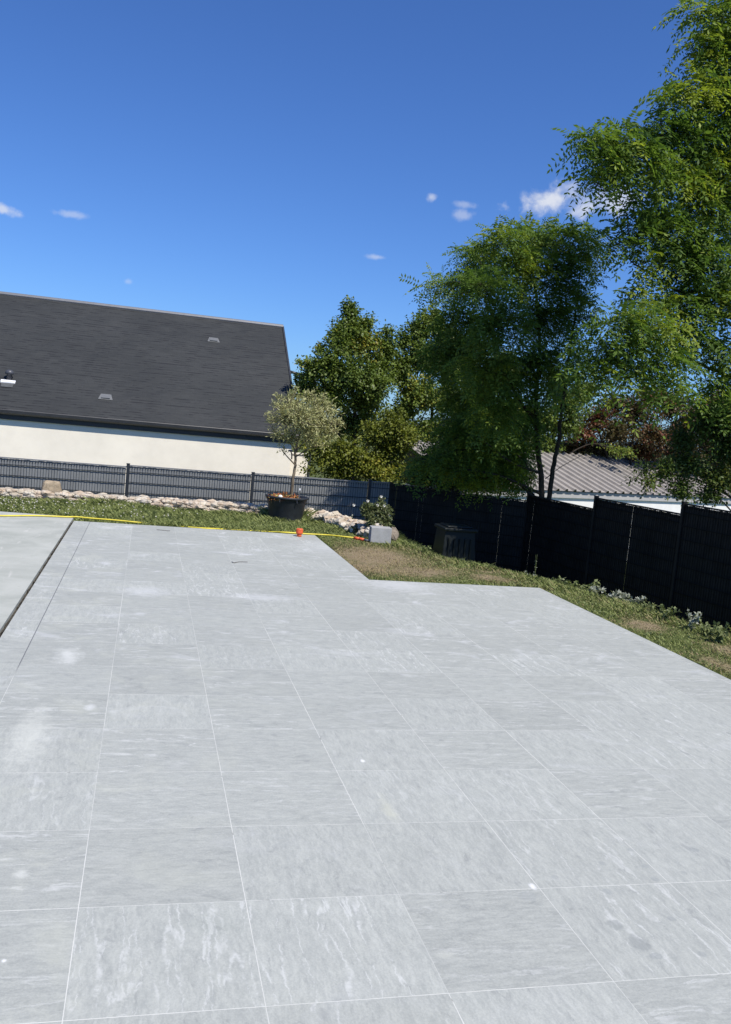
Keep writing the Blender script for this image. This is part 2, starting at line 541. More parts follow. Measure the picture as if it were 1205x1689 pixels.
# the column of cut tiles along the old slab has an open, dark joint
cutj = h.math('LESS_THAN', h.math('ABSOLUTE', h.math('ADD', px_, 0.6)), 0.0038)
cutj = h.math('MULTIPLY', cutj, h.ss(py_, 3.2, 3.7))
base = h.mix(h.math('MULTIPLY', cutj, 0.85), base, (0.13, 0.135, 0.14))
hgt = h.math('SUBTRACT', h.math('ADD', va, h.math('MULTIPLY', vb, 0.5)), h.math('MULTIPLY', h.math('MAXIMUM', jx, jy), 1.5))
rgh = h.ss(t_, 0.35, 0.65, 0.62, 0.78)
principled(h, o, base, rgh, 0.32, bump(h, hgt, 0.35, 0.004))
MAT_TILE = m


def slab_poly(name, poly, z, depth, mat):
    b = MB()
    n = len(poly)
    b.add([(x, y, z) for x, y in poly] + [(x, y, z - depth) for x, y in poly],
          [tuple(range(n))] + [(i, i + n, (i + 1) % n + n, (i + 1) % n) for i in range(n)])
    ob = b.build(name, mat)
    return tag(ob, kind='structure')


slab_poly('terrace', [(-0.822, -8), (6.0, -8), (6.0, -1.0), (4.885, -1.0), (4.885, 7.28), (2.73, 7.28), (2.73, 10.80), (-0.822, 10.80)], 0.0, 0.06, MAT_TILE)

m, h, o = new_mat('old_concrete')
pos = h.n('ShaderNodeNewGeometry').outputs['Position']
a1 = h.noise(pos, 1.6, 5.0, 0.62, 0.5); a2 = h.noise(pos, 22.0, 5.0, 0.7); a3 = h.noise(h.vmath('MULTIPLY', pos, (4.0, 0.7, 1.0)), 2.4, 4.0, 0.6, 0.3)
c = h.mix(h.ss(a1, 0.3, 0.7), (0.35, 0.365, 0.325), (0.455, 0.465, 0.42))
c = h.mix(h.ss(a3, 0.58, 0.74, 0.0, 0.5), c, (0.60, 0.585, 0.545))
c = h.mix(h.ss(a2, 0.55, 0.75, 0.0, 0.4), c, (0.31, 0.32, 0.29))
principled(h, o, c, 0.85, 0.25, bump(h, a2, 0.3, 0.004))
MAT_CONC = m
slab_poly('concrete_slab', [(-12, -8), (-0.856, -8), (-0.856, 11.22), (-2.0, 11.32), (-12, 11.6)], 0.004, 0.12, MAT_CONC)
# ragged mortar debris in the open joint between slab and terrace
MAT_JOINT = simple_mat('joint_dirt', (0.065, 0.058, 0.048), 0.95, 0.6, 14.0, 0.1, 0.6, 0.01)
jb = MB(); rj = random.Random(5)
yy = -7.9
jb.add([(-0.90, -8, -0.03), (-0.78, -8, -0.03), (-0.78, 11.0, -0.03), (-0.90, 11.0, -0.03)], [(0, 1, 2, 3)])
while yy < 10.9:
    s = rj.uniform(0.03, 0.11)
    if rj.random() < 0.7:
        jb.box((-0.839 + rj.uniform(-.006, .006), yy, -0.022 + rj.uniform(-.006, .006)), (rj.uniform(.008, .02), s, .02), rj.uniform(-.2, .2))
    yy += s
tag(jb.build('joint_rubble', MAT_JOINT), kind='structure')

# ------------------------------------------------------------------ neighbour's house
MAT_WALL = simple_mat('cream_render', (0.86, 0.80, 0.685), 0.9, 0.06, 0.7, 0.1, 0.2, 0.004)
MAT_GUT = simple_mat('charcoal_metal', (0.035, 0.037, 0.042), 0.45, 0.15, 5.0, 0.5, 0.02)
MAT_PALE = simple_mat('zinc_flashing', (0.15, 0.155, 0.155), 0.5, 0.1, 12.0, 0.5, 0.05)
MAT_WHITE = simple_mat('white_flashing', (0.78, 0.79, 0.80), 0.5, 0.06, 9.0, 0.4, 0.05)

EY, RY = 20.0, 24.6
eave_r = aty(491, 717, EY); XE = eave_r[0]
EZ = eave_r[2] + 0.0
ridge_r = atx = None
d = ray(465, 539); tt = (XE - CAM[0]) / d[0]
pr_ = CAM + d * tt
RY, RZ = pr_[1], pr_[2]
XL = -14.0
slope = math.atan2(RZ - EZ, RY - EY); SLEN = math.hypot(RZ - EZ, RY - EY)

m, h, o = new_mat('slate_roof')
oc = h.n('ShaderNodeTexCoord').outputs['Object']
ox_, oy_, oz_ = h.xyz(oc)
bk = h.n('ShaderNodeTexBrick')
h.put(bk.inputs['Vector'], oc)
bk.offset = 0.5
bk.inputs['Scale'].default_value = 1.0
bk.inputs['Brick Width'].default_value = 0.24
bk.inputs['Row Height'].default_value = 0.11
bk.inputs['Mortar Size'].default_value = 0.004
bk.inputs['Color1'].default_value = (0.30, 0.30, 0.30, 1); bk.inputs['Color2'].default_value = (0.70, 0.70, 0.70, 1)
bk.inputs['Mortar'].default_value = (0.0, 0.0, 0.0, 1)
row = h.math('FRACT', h.math('DIVIDE', oy_, 0.11))
lip = h.ss(row, 0.12, 0.42)
long_ = h.noise(h.vmath('MULTIPLY', oc, (1.0, 9.0, 1.0)), 1.7, 5.0, 0.65)
dash = h.noise(h.vmath('MULTIPLY', oc, (1.0, 5.0, 1.0)), 2.2, 4.0, 0.68)
bigr = h.noise(oc, 0.55, 3.0, 0.5)
f = h.math('ADD', h.math('MULTIPLY', bk.outputs['Color'], 0.16), h.math('ADD', h.math('MULTIPLY', long_, 0.45), h.math('MULTIPLY', bigr, 0.35)))
c = h.mix(h.ss(f, 0.3, 0.75), (0.028, 0.030, 0.030), (0.050, 0.052, 0.051))
c = h.mix(h.math('MULTIPLY', h.math('SUBTRACT', 1.0, lip), h.ss(dash, 0.50, 0.57, 0.0, 1.0)), c, (0.012, 0.012, 0.014))
# dark run-off stain round the flue
sx = h.math('ADD', ox_, -0.0); sd = h.vmath('DISTANCE', oc, (0, 0, 0))
hgt = h.math('ADD', h.math('MULTIPLY', row, -0.5), h.math('MULTIPLY', bk.outputs['Fac'], -0.3))
principled(h, o, c, 0.62, 0.3, bump(h, hgt, 0.3, 0.006))
MAT_SLATE = m

house = empty('gabled_house', (-3, 22, -1.5), 'pale rendered house with a long dark slate roof behind the grey fence on the left', 'house')
# roof: local XY plane = slope plane
rb = MB()
ROT = slope


def roof_pt(x, s, up=0.0):
    return np.array([x, EY + s * math.cos(slope) - up * math.sin(slope), EZ + s * math.sin(slope) + up * math.cos(slope)])


hl = np.array(house.location)
rme = MB()
LX = XE - XL
# subdivided, very slightly uneven slope
nsx, nsy = 60, 16
rr = random.Random(3)
vs = []
for j in range(nsy + 1):
    for i in range(nsx + 1):
        vs.append((i * LX / nsx, j * SLEN / nsy, rr.uniform(-.006, .006)))
fs = [(j * (nsx + 1) + i, j * (nsx + 1) + i + 1, (j + 1) * (nsx + 1) + i + 1, (j + 1) * (nsx + 1) + i) for j in range(nsy) for i in range(nsx)]
rme.add(vs, fs)
me = bpy.data.meshes.new('roof'); me.from_pydata(rme.v, [], rme.f); me.materials.append(MAT_SLATE)
roof = bpy.data.objects.new('roof', me); COL.objects.link(roof); roof.parent = house
roof.location = (XL - hl[0], EY - hl[1], EZ - hl[2]); roof.rotation_euler = (slope, 0, 0)
# rear slope and gable, under-roof body
b = MB()
WT = EZ - 0.10
WY = EY + 0.10
gxr = XE - 0.12
b.add([(XL, WY, -2), (gxr, WY, -2), (gxr, WY, EZ + .03), (XL, WY, EZ + .03)], [(0, 1, 2, 3)])
RY2 = 2 * RY - EY
b.add([(gxr, WY, -2), (gxr, RY2 - .10, -2), (gxr, RY2 - .10, EZ + .03), (gxr, RY, RZ - .05), (gxr, WY, EZ + .03)], [(0, 1, 2, 3, 4)])
b.build('wall', MAT_WALL, house)
b = MB()
b.add([(XL, RY, RZ), (XE, RY, RZ), (XE, RY2, EZ), (XL, RY2, EZ)], [(0, 1, 2, 3)])
b.build('rear_slope', MAT_SLATE, house)
b = MB()   # verge board following the gable edge, butted just outside the slates
for s0, s1 in ((0, SLEN),):
    q = [roof_pt(XE + .002, s0, 0.03), roof_pt(XE + .05, s0, 0.03), roof_pt(XE + .05, s1, 0.03), roof_pt(XE + .002, s1, 0.03),
         roof_pt(XE + .002, s0, -0.16), roof_pt(XE + .05, s0, -0.16), roof_pt(XE + .05, s1, -0.16), roof_pt(XE + .002, s1, -0.16)]
    b.add(q, [(0, 1, 2, 3), (4, 7, 6, 5), (0, 4, 5, 1), (1, 5, 6, 2), (2, 6, 7, 3), (3, 7, 4, 0)])
b.build('verge_board', MAT_GUT, house)
b = MB()   # ridge capping
b.tube([(XL, RY, RZ + .0), (XE + .03, RY, RZ + .0)], 0.07, 8)
b.build('ridge_cap', simple_mat('ridge_zinc', (0.16, 0.165, 0.18), .5, .1, 6), house)
b = MB()   # gutter: half round with a lip
prof = [(0.02, 0.0), (0.012, -0.05), (-0.03, -0.085), (-0.085, -0.09), (-0.125, -0.06), (-0.135, -0.005), (-0.142, 0.012), (-0.15, -0.005), (-0.142, -0.07), (-0.095, -0.108), (-0.02, -0.102), (0.03, -0.055)]
n = len(prof)
vs = [(x, EY + p[0] + .05, EZ + p[1] - .012) for x in (XL, XE + .06) for p in prof]
b.add(vs, [(i, (i + 1) % n, (i + 1) % n + n, i + n) for i in range(n)])
b.build('gutter', MAT_GUT, house, smooth=False)
b = MB()
b.box(((XL + XE) / 2, EY + .075, EZ - .115), (XE - XL, .045, .25))
b.build('eaves_board', MAT_GUT, house)


def on_roof(u, v):
    # intersection of the pixel ray with the front slope
    nrm = np.array([0, -math.sin(slope), math.cos(slope)])
    dd = ray(u, v); p0 = np.array([0, EY, EZ])
    return CAM + dd * (nrm.dot(p0 - CAM) / nrm.dot(dd))


def to_rs(p):
    return p[0], (p[1] - EY) / math.cos(slope)


for (u, v) in ((174, 655), (352, 561)):
    x, s = to_rs(on_roof(u, v)); b = MB()
    wd, ht = 0.21, 0.18
    q = [roof_pt(x - wd / 2, s + ht / 2, 0.012), roof_pt(x + wd / 2, s + ht / 2, 0.012), roof_pt(x + wd / 2, s - ht / 2, 0.04), roof_pt(x - wd / 2, s - ht / 2, 0.04),
         roof_pt(x - wd / 2, s - ht / 2, 0.012), roof_pt(x + wd / 2, s - ht / 2, 0.012)]
    b.add(q, [(0, 3, 2, 1), (3, 4, 5, 2), (0, 4, 3), (1, 2, 5)])
    q = [roof_pt(x - wd / 2 - .07, s - ht / 2 - .03, 0.011), roof_pt(x + wd / 2 + .07, s - ht / 2 - .03, 0.011), roof_pt(x + wd / 2 + .02, s + ht / 2 + .03, 0.011), roof_pt(x - wd / 2 - .02, s + ht / 2 + .03, 0.011)]
    b.add(q, [(0, 1, 2, 3)])
    b.build('roof_vent', MAT_PALE, house)
x, s = to_rs(on_roof(13, 630)); b = MB()
q = [roof_pt(x - .17, s - .045, 0.03), roof_pt(x + .17, s - .045, 0.03), roof_pt(x + .17, s + .045, 0.03), roof_pt(x - .17, s + .045, 0.03), roof_pt(x - .17, s - .06, 0.005), roof_pt(x + .17, s - .06, 0.005), roof_pt(x + .17, s + .07, 0.005), roof_pt(x - .17, s + .07, 0.005)]
b.add(q, [(0, 1, 2, 3), (0, 4, 5, 1), (1, 5, 6, 2), (2, 6, 7, 3), (3, 7, 4, 0)])
fl = b.build('flue_flashing', MAT_WHITE, house)
b = MB()
q = [roof_pt(x - .13, s - .24, 0.013), roof_pt(x + .13, s - .24, 0.013), roof_pt(x + .15, s - .062, 0.013), roof_pt(x - .15, s - .062, 0.013)]
b.add(q, [(0, 1, 2, 3)]); b.build('flue_apron', simple_mat('weathered_lead', (.085, .09, .09), .6, .2, 10), house)
b = MB(); c0 = roof_pt(x + .01, s + .13, 0.02)
b.lathe(c0, [(0.065, -0.05), (0.065, 0.10), (0.10, 0.105), (0.105, 0.14), (0.09, 0.185), (0.05, 0.21), (0.012, 0.215)], 16)
b.build('flue', simple_mat('flue_cowl', (0.075, 0.078, 0.09), 0.4, .2, 10), house, smooth=True)

# low white wall beyond the gable
b = MB(); p0 = aty(478, 748, 21.2); p1 = aty(508, 751, 21.2)
gw = empty('garden_wall', ((p0[0] + p1[0]) / 2, 21.2, -1.5), 'short low white wall beyond the slate roofed house, glimpsed behind the olive trunk', 'wall')
b.box(((p0[0] + p1[0]) / 2, 21.3, -.6), (p1[0] - p0[0], .2, 2 * (p1[2] + .6)))
b.build('wall_body', MAT_WALL, gw)
b = MB(); b.box(((p0[0] + p1[0]) / 2, 21.3, p1[2] + .022), (p1[0] - p0[0] + .06, .26, .04)); b.build('coping', MAT_WALL, gw)

# street lamp behind the first tree, only its arm shows
p_ = aty(495, 622, 30.0)
lampo = empty('street_lamp', (p_[0] + .6, 30.0, -1.5), 'dark street lamp whose curved arm peeks out between slate roof and tree', 'street lamp')
b = MB(); b.tube(catmull([(p_[0] + .6, 30, -1.5), (p_[0] + .6, 30, p_[2] - .4), (p_[0] + .35, 30, p_[2]), (aty(478, 613, 30.0))], 6), 0.05, 8); b.build('pole', MAT_GUT, lampo, True)
b = MB(); q = aty(477, 613, 30.0); b.lathe(q + np.array([-.05, 0, -.07]), [(.03, -.03), (.14, 0), (.12, .06), (.04, .1)], 12); b.build('lamp_head', MAT_GUT, lampo, True)

# ------------------------------------------------------------------ shed with ribbed metal roof
ea = aty(901.5, 807.3, 18.5)
SE = np.array([0.927, 0.375, 0.0]); SU = np.array([-0.375, 0.927, 0.0])
pit = math.radians(19)
SUP = SU * math.cos(pit) + np.array([0, 0, math.sin(pit)]); SN = -SU * math.sin(pit) + np.array([0, 0, math.cos(pit)])
# slope length: where the ray through the top edge meets the roof plane
dd = ray(938, 749); tt = SN.dot(ea - CAM) / SN.dot(dd); top = CAM + dd * tt
SL = (top - ea).dot(SUP)
dd = ray(752, 792); tt = SN.dot(ea - CAM) / SN.dot(dd); L0 = ((CAM + dd * tt) - ea).dot(SE)
L0, L1 = max(L0, -6.0), 9.0
shed = empty('shed', ea + np.array([2, 2, -2]), 'white walled shed with a pale ribbed metal roof beyond the shaded fence on the right', 'shed')
MAT_RIB = simple_mat('ribbed_roof_sheet', (0.30, 0.275, 0.25), 0.55, 0.16, 2.2, 0.4, 0.1)
b = MB(); pitch_ = 0.333
ss_ = L0; prof = []
while ss_ < L1:
    prof += [(ss_, 0.0), (ss_ + pitch_ * .62, 0.0), (ss_ + pitch_ * .70, 0.055), (ss_ + pitch_ * .90, 0.055), (ss_ + pitch_ * .98, 0.0)]
    ss_ += pitch_
vs = [ea + SE * p[0] + SN * p[1] - SUP * .04 for p in prof] + [ea + SE * p[0] + SN * p[1] + SUP * SL for p in prof]
n = len(prof)
b.add(vs, [(i, i + 1, i + 1 + n, i + n) for i in range(n - 1)])
b.build('roof', MAT_RIB, shed)
b = MB()
LL = L1 - L0
mid = ea + SE * (L0 + LL / 2)


def obox(bm, c, ax, sx, sy_, sz):
    rz = math.atan2(ax[1], ax[0]); bm.box(c, (sx, sy_, sz), rz)


obox(b, mid + SU * .06 + np.array([0, 0, -.12]), SE, LL, .05, .17)
b.build('fascia', simple_mat('shed_fascia', (0.42, 0.41, 0.40), .7, .1, 5), shed)
b = MB(); hw_ = SL * math.cos(pit)
obox(b, mid + SU * (hw_ / 2 - .03) + np.array([0, 0, -1.40]), SE, LL - .3, hw_ - .25, 2.4)
b.build('wall', simple_mat('shed_wall', (0.80, 0.79, 0.76), .85, .05, 3), shed)
b = MB()  # back slope keeps the shed whole from other sides
vs = [ea + SE * L0 + SUP * SL, ea + SE * L1 + SUP * SL, ea + SE * L1 + SU * (2 * hw_) + np.array([0, 0, -.1]), ea + SE * L0 + SU * (2 * hw_) + np.array([0, 0, -.1])]
b.add(vs, [(0, 1, 2, 3)]); b.build('rear_slope', MAT_RIB, shed)

# ------------------------------------------------------------------ fences of welded mesh with slats
MAT_SLAT_G = simple_mat('grey_slats', (0.215, 0.222, 0.222), 0.55, 0.12, 3.0, 0.35, 0.05)
MAT_WIRE = simple_mat('fence_wire', (0.022, 0.026, 0.032), 0.5, 0.1, 5.0, 0.4, 0.02)
MAT_RAIL = simple_mat('fence_cap', (0.19, 0.195, 0.205), 0.5, 0.1, 5.0, 0.4, 0.02)
MAT_SLAT_SHADE = simple_mat('shade_dark_slats', (0.021, 0.0195, 0.0180), 0.6, 0.35, 4.0, 0.2, 0.05)  # darker copy of the slats: the right fence's shade is put into the colour
MAT_WIRE_SHADE = simple_mat('shade_dark_wire', (0.007, 0.007, 0.007), 0.6, 0.2, 4.0, 0.15, 0.05)  # wire of the right fence, likewise darkened to carry its shade


def fence_panel(root, a, b_, z0, z1, slat_mat, wire_mat, rng, cap_mat, loose=0.12):
    """slatted mesh panel from plan point a to b_"""
    a = np.array(a[:2], float); b_ = np.array(b_[:2], float)
    L = np.linalg.norm(b_ - a); e = (b_ - a) / L; nrm = np.array([e[1], -e[0]])   # towards the camera side
    rz = math.atan2(e[1], e[0]); hgt = z1 - z0
    sl_ = MB(); k = 0.0; zt = z1 - 0.004
    while k < L - 0.03:
        p = a + e * (k + 0.025)
        wd = 0.0538 if rng.random() > loose else rng.uniform(0.044, 0.049)
        lo = z0 + 0.02; tp = zt - rng.uniform(0, .006)
        q = p + nrm * (.0017 if int(k / .05 + .5) % 2 else -.0017)
        sl_.box((q[0], q[1], (lo + tp) / 2), (wd, .003, tp - lo), rz + rng.uniform(-.006, .006))
        k += 0.05
    sl_.build('slat_infill', slat_mat, root)
    wi = MB(); k = 0.0
    while k < L:
        p = a + e * k + nrm * .012
        wi.box((p[0], p[1], (z0 + z1) / 2), (.005, .005, hgt), rz)
        wi.box((p[0], p[1], z1 - .04), (.016, .008, .022), rz); k += 0.05
    z = z1 - 0.115
    c = (a + b_) / 2
    while z > z0:
        q = c + nrm * .020
        wi.box((q[0], q[1], z), (L, .008, .014), rz)
        z -= 0.20
    
    wi.build('wire_mesh', wire_mat, root)
    cp = MB(); cp.box((c[0], c[1], z1 + .008), (L, .045, .022), rz); cp.build('top_rail', cap_mat, root)


def fence_post(root, p, z0, z1, mat):
    b = MB(); b.box((p[0], p[1], (z0 + z1) / 2), (.06, .06, z1 - z0)); b.box((p[0], p[1], z1 + .008), (.068, .068, .014)); b.build('post', mat, root)


bf = empty('slat_fence', (1.0, FENCE_Y, -0.5), 'grey slatted mesh fence running across the back in front of the cream house wall', 'fence')
rng = random.Random(11)
bx = [aty(u, 770, FENCE_Y)[0] for u in (211, 418, 612)]
bx = [bx[0] - 2 * (bx[1] - bx[0]), bx[0] - (bx[1] - bx[0])] + bx + [corner[0]]


def ftop(x):
    return np.interp(x, [-3, -0.2, 2.25, 5.1], [0.475, 0.528, 0.543, 0.585])


for i in range(len(bx) - 1):
    za = float(ftop((bx[i] + bx[i + 1]) / 2))
    fence_panel(bf, (bx[i] + .03, FENCE_Y), (bx[i + 1] - .03, FENCE_Y), -0.5, za, MAT_SLAT_G, MAT_WIRE, rng, MAT_RAIL, 0.10)
for x in bx[:-1]:
    fence_post(bf, (x, FENCE_Y - .01), -0.55, float(ftop(x)) + .04, MAT_WIRE)

rf = empty('slat_fence', (P4[0], P4[1], -0.8), 'tall slatted mesh fence with shade darkened into its colour, stepping down the bank along the right side', 'fence')
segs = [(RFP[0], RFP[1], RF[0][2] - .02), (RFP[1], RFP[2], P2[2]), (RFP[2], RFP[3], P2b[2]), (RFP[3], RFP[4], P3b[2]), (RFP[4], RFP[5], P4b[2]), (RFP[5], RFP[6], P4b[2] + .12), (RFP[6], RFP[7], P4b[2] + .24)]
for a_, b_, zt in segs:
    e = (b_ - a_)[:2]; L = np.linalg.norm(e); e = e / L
    fence_panel(rf, a_[:2] + e * .030, b_[:2] - e * .030, zt - 1.92, zt, MAT_SLAT_SHADE, MAT_WIRE_SHADE, rng, MAT_SLAT_SHADE, (.13 if a_[1] < 9 else .04) if a_[1] < 10.8 else (.08 if a_[1] > 14 else .02))
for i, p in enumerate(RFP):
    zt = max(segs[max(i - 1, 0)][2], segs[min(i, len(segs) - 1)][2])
    fence_post(rf, p, zt - 2.1, zt + .03, MAT_SLAT_SHADE)

# ------------------------------------------------------------------ rubble wall, boulder, blocks
m, h, o = new_mat('limestone')
g_ = h.n('ShaderNodeNewGeometry'); pos = g_.outputs['Position']; isl = g_.outputs['Random Per Island']
n1 = h.noise(pos, 9.0, 5.0, 0.65); n2 = h.noise(pos, 45.0, 4.0, 0.7)
c = h.mix(isl, (0.56, 0.49, 0.38), (0.30, 0.25, 0.19))
c = h.mix(h.ss(isl, 0.55, 0.62, 0.0, 0.5), c, (0.60, 0.46, 0.33))
c = h.mix(h.ss(n1, 0.45, 0.7, 0.0, 0.6), c, (0.78, 0.74, 0.66))
c = h.mix(h.ss(n2, 0.58, 0.75, 0.0, 0.5), c, (0.22, 0.19, 0.16))
principled(h, o, c, 0.9, 0.2, bump(h, n2, 0.6, 0.01))
MAT_STONE = m

rs = np.random.default_rng(4)
ICO = None


def stone(bm, c, r, rg, sq=0.75, seg=(7, 5)):
    """angular pebble: squashed superellipsoid with jitter"""
    n, k = seg
    q = unit(rg.normal(size=3)); ang = rg.uniform(0, 6.28)
    Rm = np.array(Matrix.Rotation(ang, 3, Vector(q)))
    vs = [np.array([0, 0, 1.0])]
    for i in range(1, k):
        ph = math.pi * i / k
        for j in range(n):
            th = 2 * math.pi * (j + .5 * (i % 2)) / n
            p = np.array([math.sin(ph) * math.cos(th), math.sin(ph) * math.sin(th), math.cos(ph)])
            p = np.sign(p) * np.abs(p) ** sq
            vs.append(p * rg.uniform(.82, 1.12))
    vs.append(np.array([0, 0, -1.0]))
    vs = [Rm @ v_ for v_ in vs]
    vs = [np.array(c) + v_ * np.array(r) for v_ in vs]
    fs = [(0, 1 + j, 1 + (j + 1) % n) for j in range(n)]
    for i in range(k - 2):
        for j in range(n):
            a0 = 1 + i * n + j; a1 = 1 + i * n + (j + 1) % n
            fs.append((a0, a0 + n, a1 + n, a1))
    last = len(vs) - 1
    fs += [(1 + (k - 2) * n + (j + 1) % n, 1 + (k - 2) * n + j, last) for j in range(n)]
    bm.add(vs, fs)


rw = empty('rubble_wall', (1, 13.35, -.05), 'low retaining wall of pale limestone rubble behind the lawn, below the grey fence', 'wall')
b = MB()
xx = -3.6
while xx < 3.0:
    for row_ in range(3):
        for dep in range(3):
            s = rs.uniform(.036, .085)
            stone(b, (xx + rs.uniform(-.04, .04), 13.22 + dep * .13 + rs.uniform(-.03, .03), -0.02 + row_ * .060 + rs.uniform(-.015, .015)), (s * 1.25, s * .9, s * .62), rs)
    xx += .095
pth = catmull([(3.0, 13.25, 0), (3.35, 12.8, 0), (3.55, 12.1, 0), (3.72, 11.5, 0), (3.8, 11.15, 0)], 8)
for p in pth:
    for k in range(9):
        s = rs.uniform(.04, .08)
        off = rs.uniform(-.2, .2)
        stone(b, (p[0] + off, p[1] + rs.uniform(-.08, .08), .0 + rs.uniform(0, .17) * (1 - abs(off) / .3)), (s * 1.2, s, s * .8), rs)
b.build('stones', MAT_STONE, rw)
b = MB()   # thin galvanised cage in front of the stones
for k in np.arange(-3.5, 2.95, .1):
    b.box((k, 13.12, .06), (.003, .003, .20))
for z in (.0, .1, .165):
    b.box((-.28, 13.116, z), (6.45, .003, .003))
b.build('wire_cage', MAT_PALE, rw)

bp = aty(84, 816, 13.4)
MAT_BOULD = simple_mat('tan_boulder', (0.36, 0.29, 0.20), .9, .3, 12.0, .2, .8, .015)
b = MB(); sc = 1.0
bw, bh = .175, .255
prof = []
lay = [(0.0, 1.0, .98), (.10, 1.03, 1.0), (.5, .92, .93), (.85, .80, .82), (.96, .70, .72), (1.0, .5, .5)]
vs = []; n = 14
for t, kx, ky in lay:
    for j in range(n):
        th = 2 * math.pi * j / n
        c_, s_ = math.cos(th), math.sin(th)
        x = math.copysign(abs(c_) ** .55, c_) * bw * kx; y = math.copysign(abs(s_) ** .55, s_) * bw * .85 * ky
        vs.append((bp[0] + x * (1 + rs.uniform(-.05, .05)), 13.42 + y, bp[2] - .02 + t * bh + rs.uniform(-.012, .012)))
fs = [(i * n + j, i * n + (j + 1) % n, (i + 1) * n + (j + 1) % n, (i + 1) * n + j) for i in range(len(lay) - 1) for j in range(n)]
fs += [tuple((len(lay) - 1) * n + j for j in range(n)), tuple(range(n - 1, -1, -1))]
b.add(vs, fs)
bo = b.build('boulder', MAT_BOULD); tag(bo, 'squat tan boulder with a flat top sitting on the rubble wall', 'boulder')

# concrete block and stone by the rose
MAT_BLOCK = simple_mat('grey_concrete_block', (0.36, 0.36, 0.35), .9, .14, 9.0, .2, .5, .006)
cb = atz(628, 896, -.02)
b = MB(); b.box((cb[0], cb[1] + .1, .10), (.32, .22, .24), -.10)
blk = b.build('concrete_block', MAT_BLOCK, bevel=.008); tag(blk, 'upright grey concrete block beneath the white flowering rose', 'block')
b = MB(); p = atz(649, 895, -.03); stone(b, (p[0] + .02, p[1] + .17, .05), (.085, .10, .12), rs, .5, (9, 7))
st_ = b.build('rock', simple_mat('brown_rock', (.25, .21, .165), .9, .35, 14, .2, .7, .02)); tag(st_, 'rough brown rock beside the concrete block at the fence corner', 'rock')

# compost bin by the corner, its plastic darkened to stand in for shade
q = aty(762, 875, 11.8)
cbn = empty('compost_bin', (q[0], 12.1, -.75), 'dark green plastic compost bin with shade put into its colour, by the fence corner', 'compost bin')
MAT_BIN = simple_mat('shade_darkened_green_plastic', (0.007, 0.010, 0.0095), .5, .15, 6, .4, .05)
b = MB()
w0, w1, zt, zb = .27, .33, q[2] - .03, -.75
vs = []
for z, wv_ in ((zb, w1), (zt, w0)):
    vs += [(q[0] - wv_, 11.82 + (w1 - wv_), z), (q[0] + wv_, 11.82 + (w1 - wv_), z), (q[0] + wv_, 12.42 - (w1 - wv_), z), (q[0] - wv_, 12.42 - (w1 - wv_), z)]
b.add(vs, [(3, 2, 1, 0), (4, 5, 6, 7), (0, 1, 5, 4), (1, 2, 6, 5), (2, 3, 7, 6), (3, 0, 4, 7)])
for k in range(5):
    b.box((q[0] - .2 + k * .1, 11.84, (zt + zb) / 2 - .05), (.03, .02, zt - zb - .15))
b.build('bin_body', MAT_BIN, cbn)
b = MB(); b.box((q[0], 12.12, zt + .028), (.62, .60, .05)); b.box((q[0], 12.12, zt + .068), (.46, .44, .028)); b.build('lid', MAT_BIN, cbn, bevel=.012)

# ------------------------------------------------------------------ pot with olive tree
pc = atz(474, 862, -.03)
PX, PY = pc[0], pc[1] + .28
MAT_POT = simple_mat('black_plastic_pot', (0.030, 0.034, 0.039), .5, .3, 9.0, .4, .15, .004)
pot = empty('plant_pot', (PX, PY, -.05), 'wide black plastic nursery pot holding the olive tree at the lawn edge', 'plant pot')
b = MB()
PH = .45
b.lathe((PX, PY, -.05), [(.27, 0), (.285, .04), (.34, PH - .05), (.348, PH - .04), (.372, PH - .035), (.376, PH), (.366, PH + .006), (.345, PH), (.335, PH - .05), (.33, PH - .08)], 40)
b.build('pot_body', MAT_POT, pot, smooth=True)
b = MB()
b.lathe((PX, PY, -.05 + PH - .085), [(.001, -.02), (.328, -.02), (.328, 0), (.2, .02), (.05, .03)], 24)
b.build('soil', simple_mat('potting_soil', (.09, .06, .04), .95, .4, 20, .1, .8, .02), pot)
for t in (-2.05, -1.25, -.55, .3, 2.6, -2.7):
    b = MB()
    cxh, cyh = PX + .373 * math.cos(t), PY + .373 * math.sin(t)
    b.tube([(cxh, cyh, -.05 + PH - .03), (cxh + .012 * math.cos(t), cyh + .012 * math.sin(t), -.05 + PH - .08), (cxh - .022 * math.cos(t), cyh - .022 * math.sin(t), -.05 + PH - .10)], .008, 5)
    b.build('handle', MAT_POT, pot)
# dried orange foliage lying in the pot
rg = np.random.default_rng(21)
n = 900
ang = rg.uniform(0, 6.28, n); rad_ = .31 * np.sqrt(rg.uniform(0, 1, n))
P = np.stack([PX - .05 + rad_ * np.cos(ang), PY - .02 + rad_ * np.sin(ang), -.05 + PH - .07 + rg.uniform(0, .11, n) * (1 - (rad_ / .4) ** 2)], -1)
P = P[P[:, 0] < PX + .2]; n = len(P)
A = unit(rg.normal(size=(n, 3)) * [1, 1, .5]); N = unit(rg.normal(size=(n, 3)) + [0, 0, .6]); Sd = unit(np.cross(A, N))
Lf = rg.uniform(.03, .075, n)[:, None]; Wf = rg.uniform(.006, .016, n)[:, None]
V = np.stack([P, P + A * Lf * .5 + Sd * Wf, P + A * Lf, P + A * Lf * .5 - Sd * Wf], 1)
m, h, o = new_mat('dried_leaves')
isl = h.n('ShaderNodeNewGeometry').outputs['Random Per Island']
c = h.mix(isl, (0.30, 0.09, 0.03), (0.50, 0.24, 0.09)); c = h.mix(h.ss(isl, .8, .9), c, (.36, .34, .12)); c = h.mix(h.ss(isl, .12, .05), c, (.08, .04, .03))
principled(h, o, c, .8, .2)
quads_mesh('dried_litter', V, m, pot)
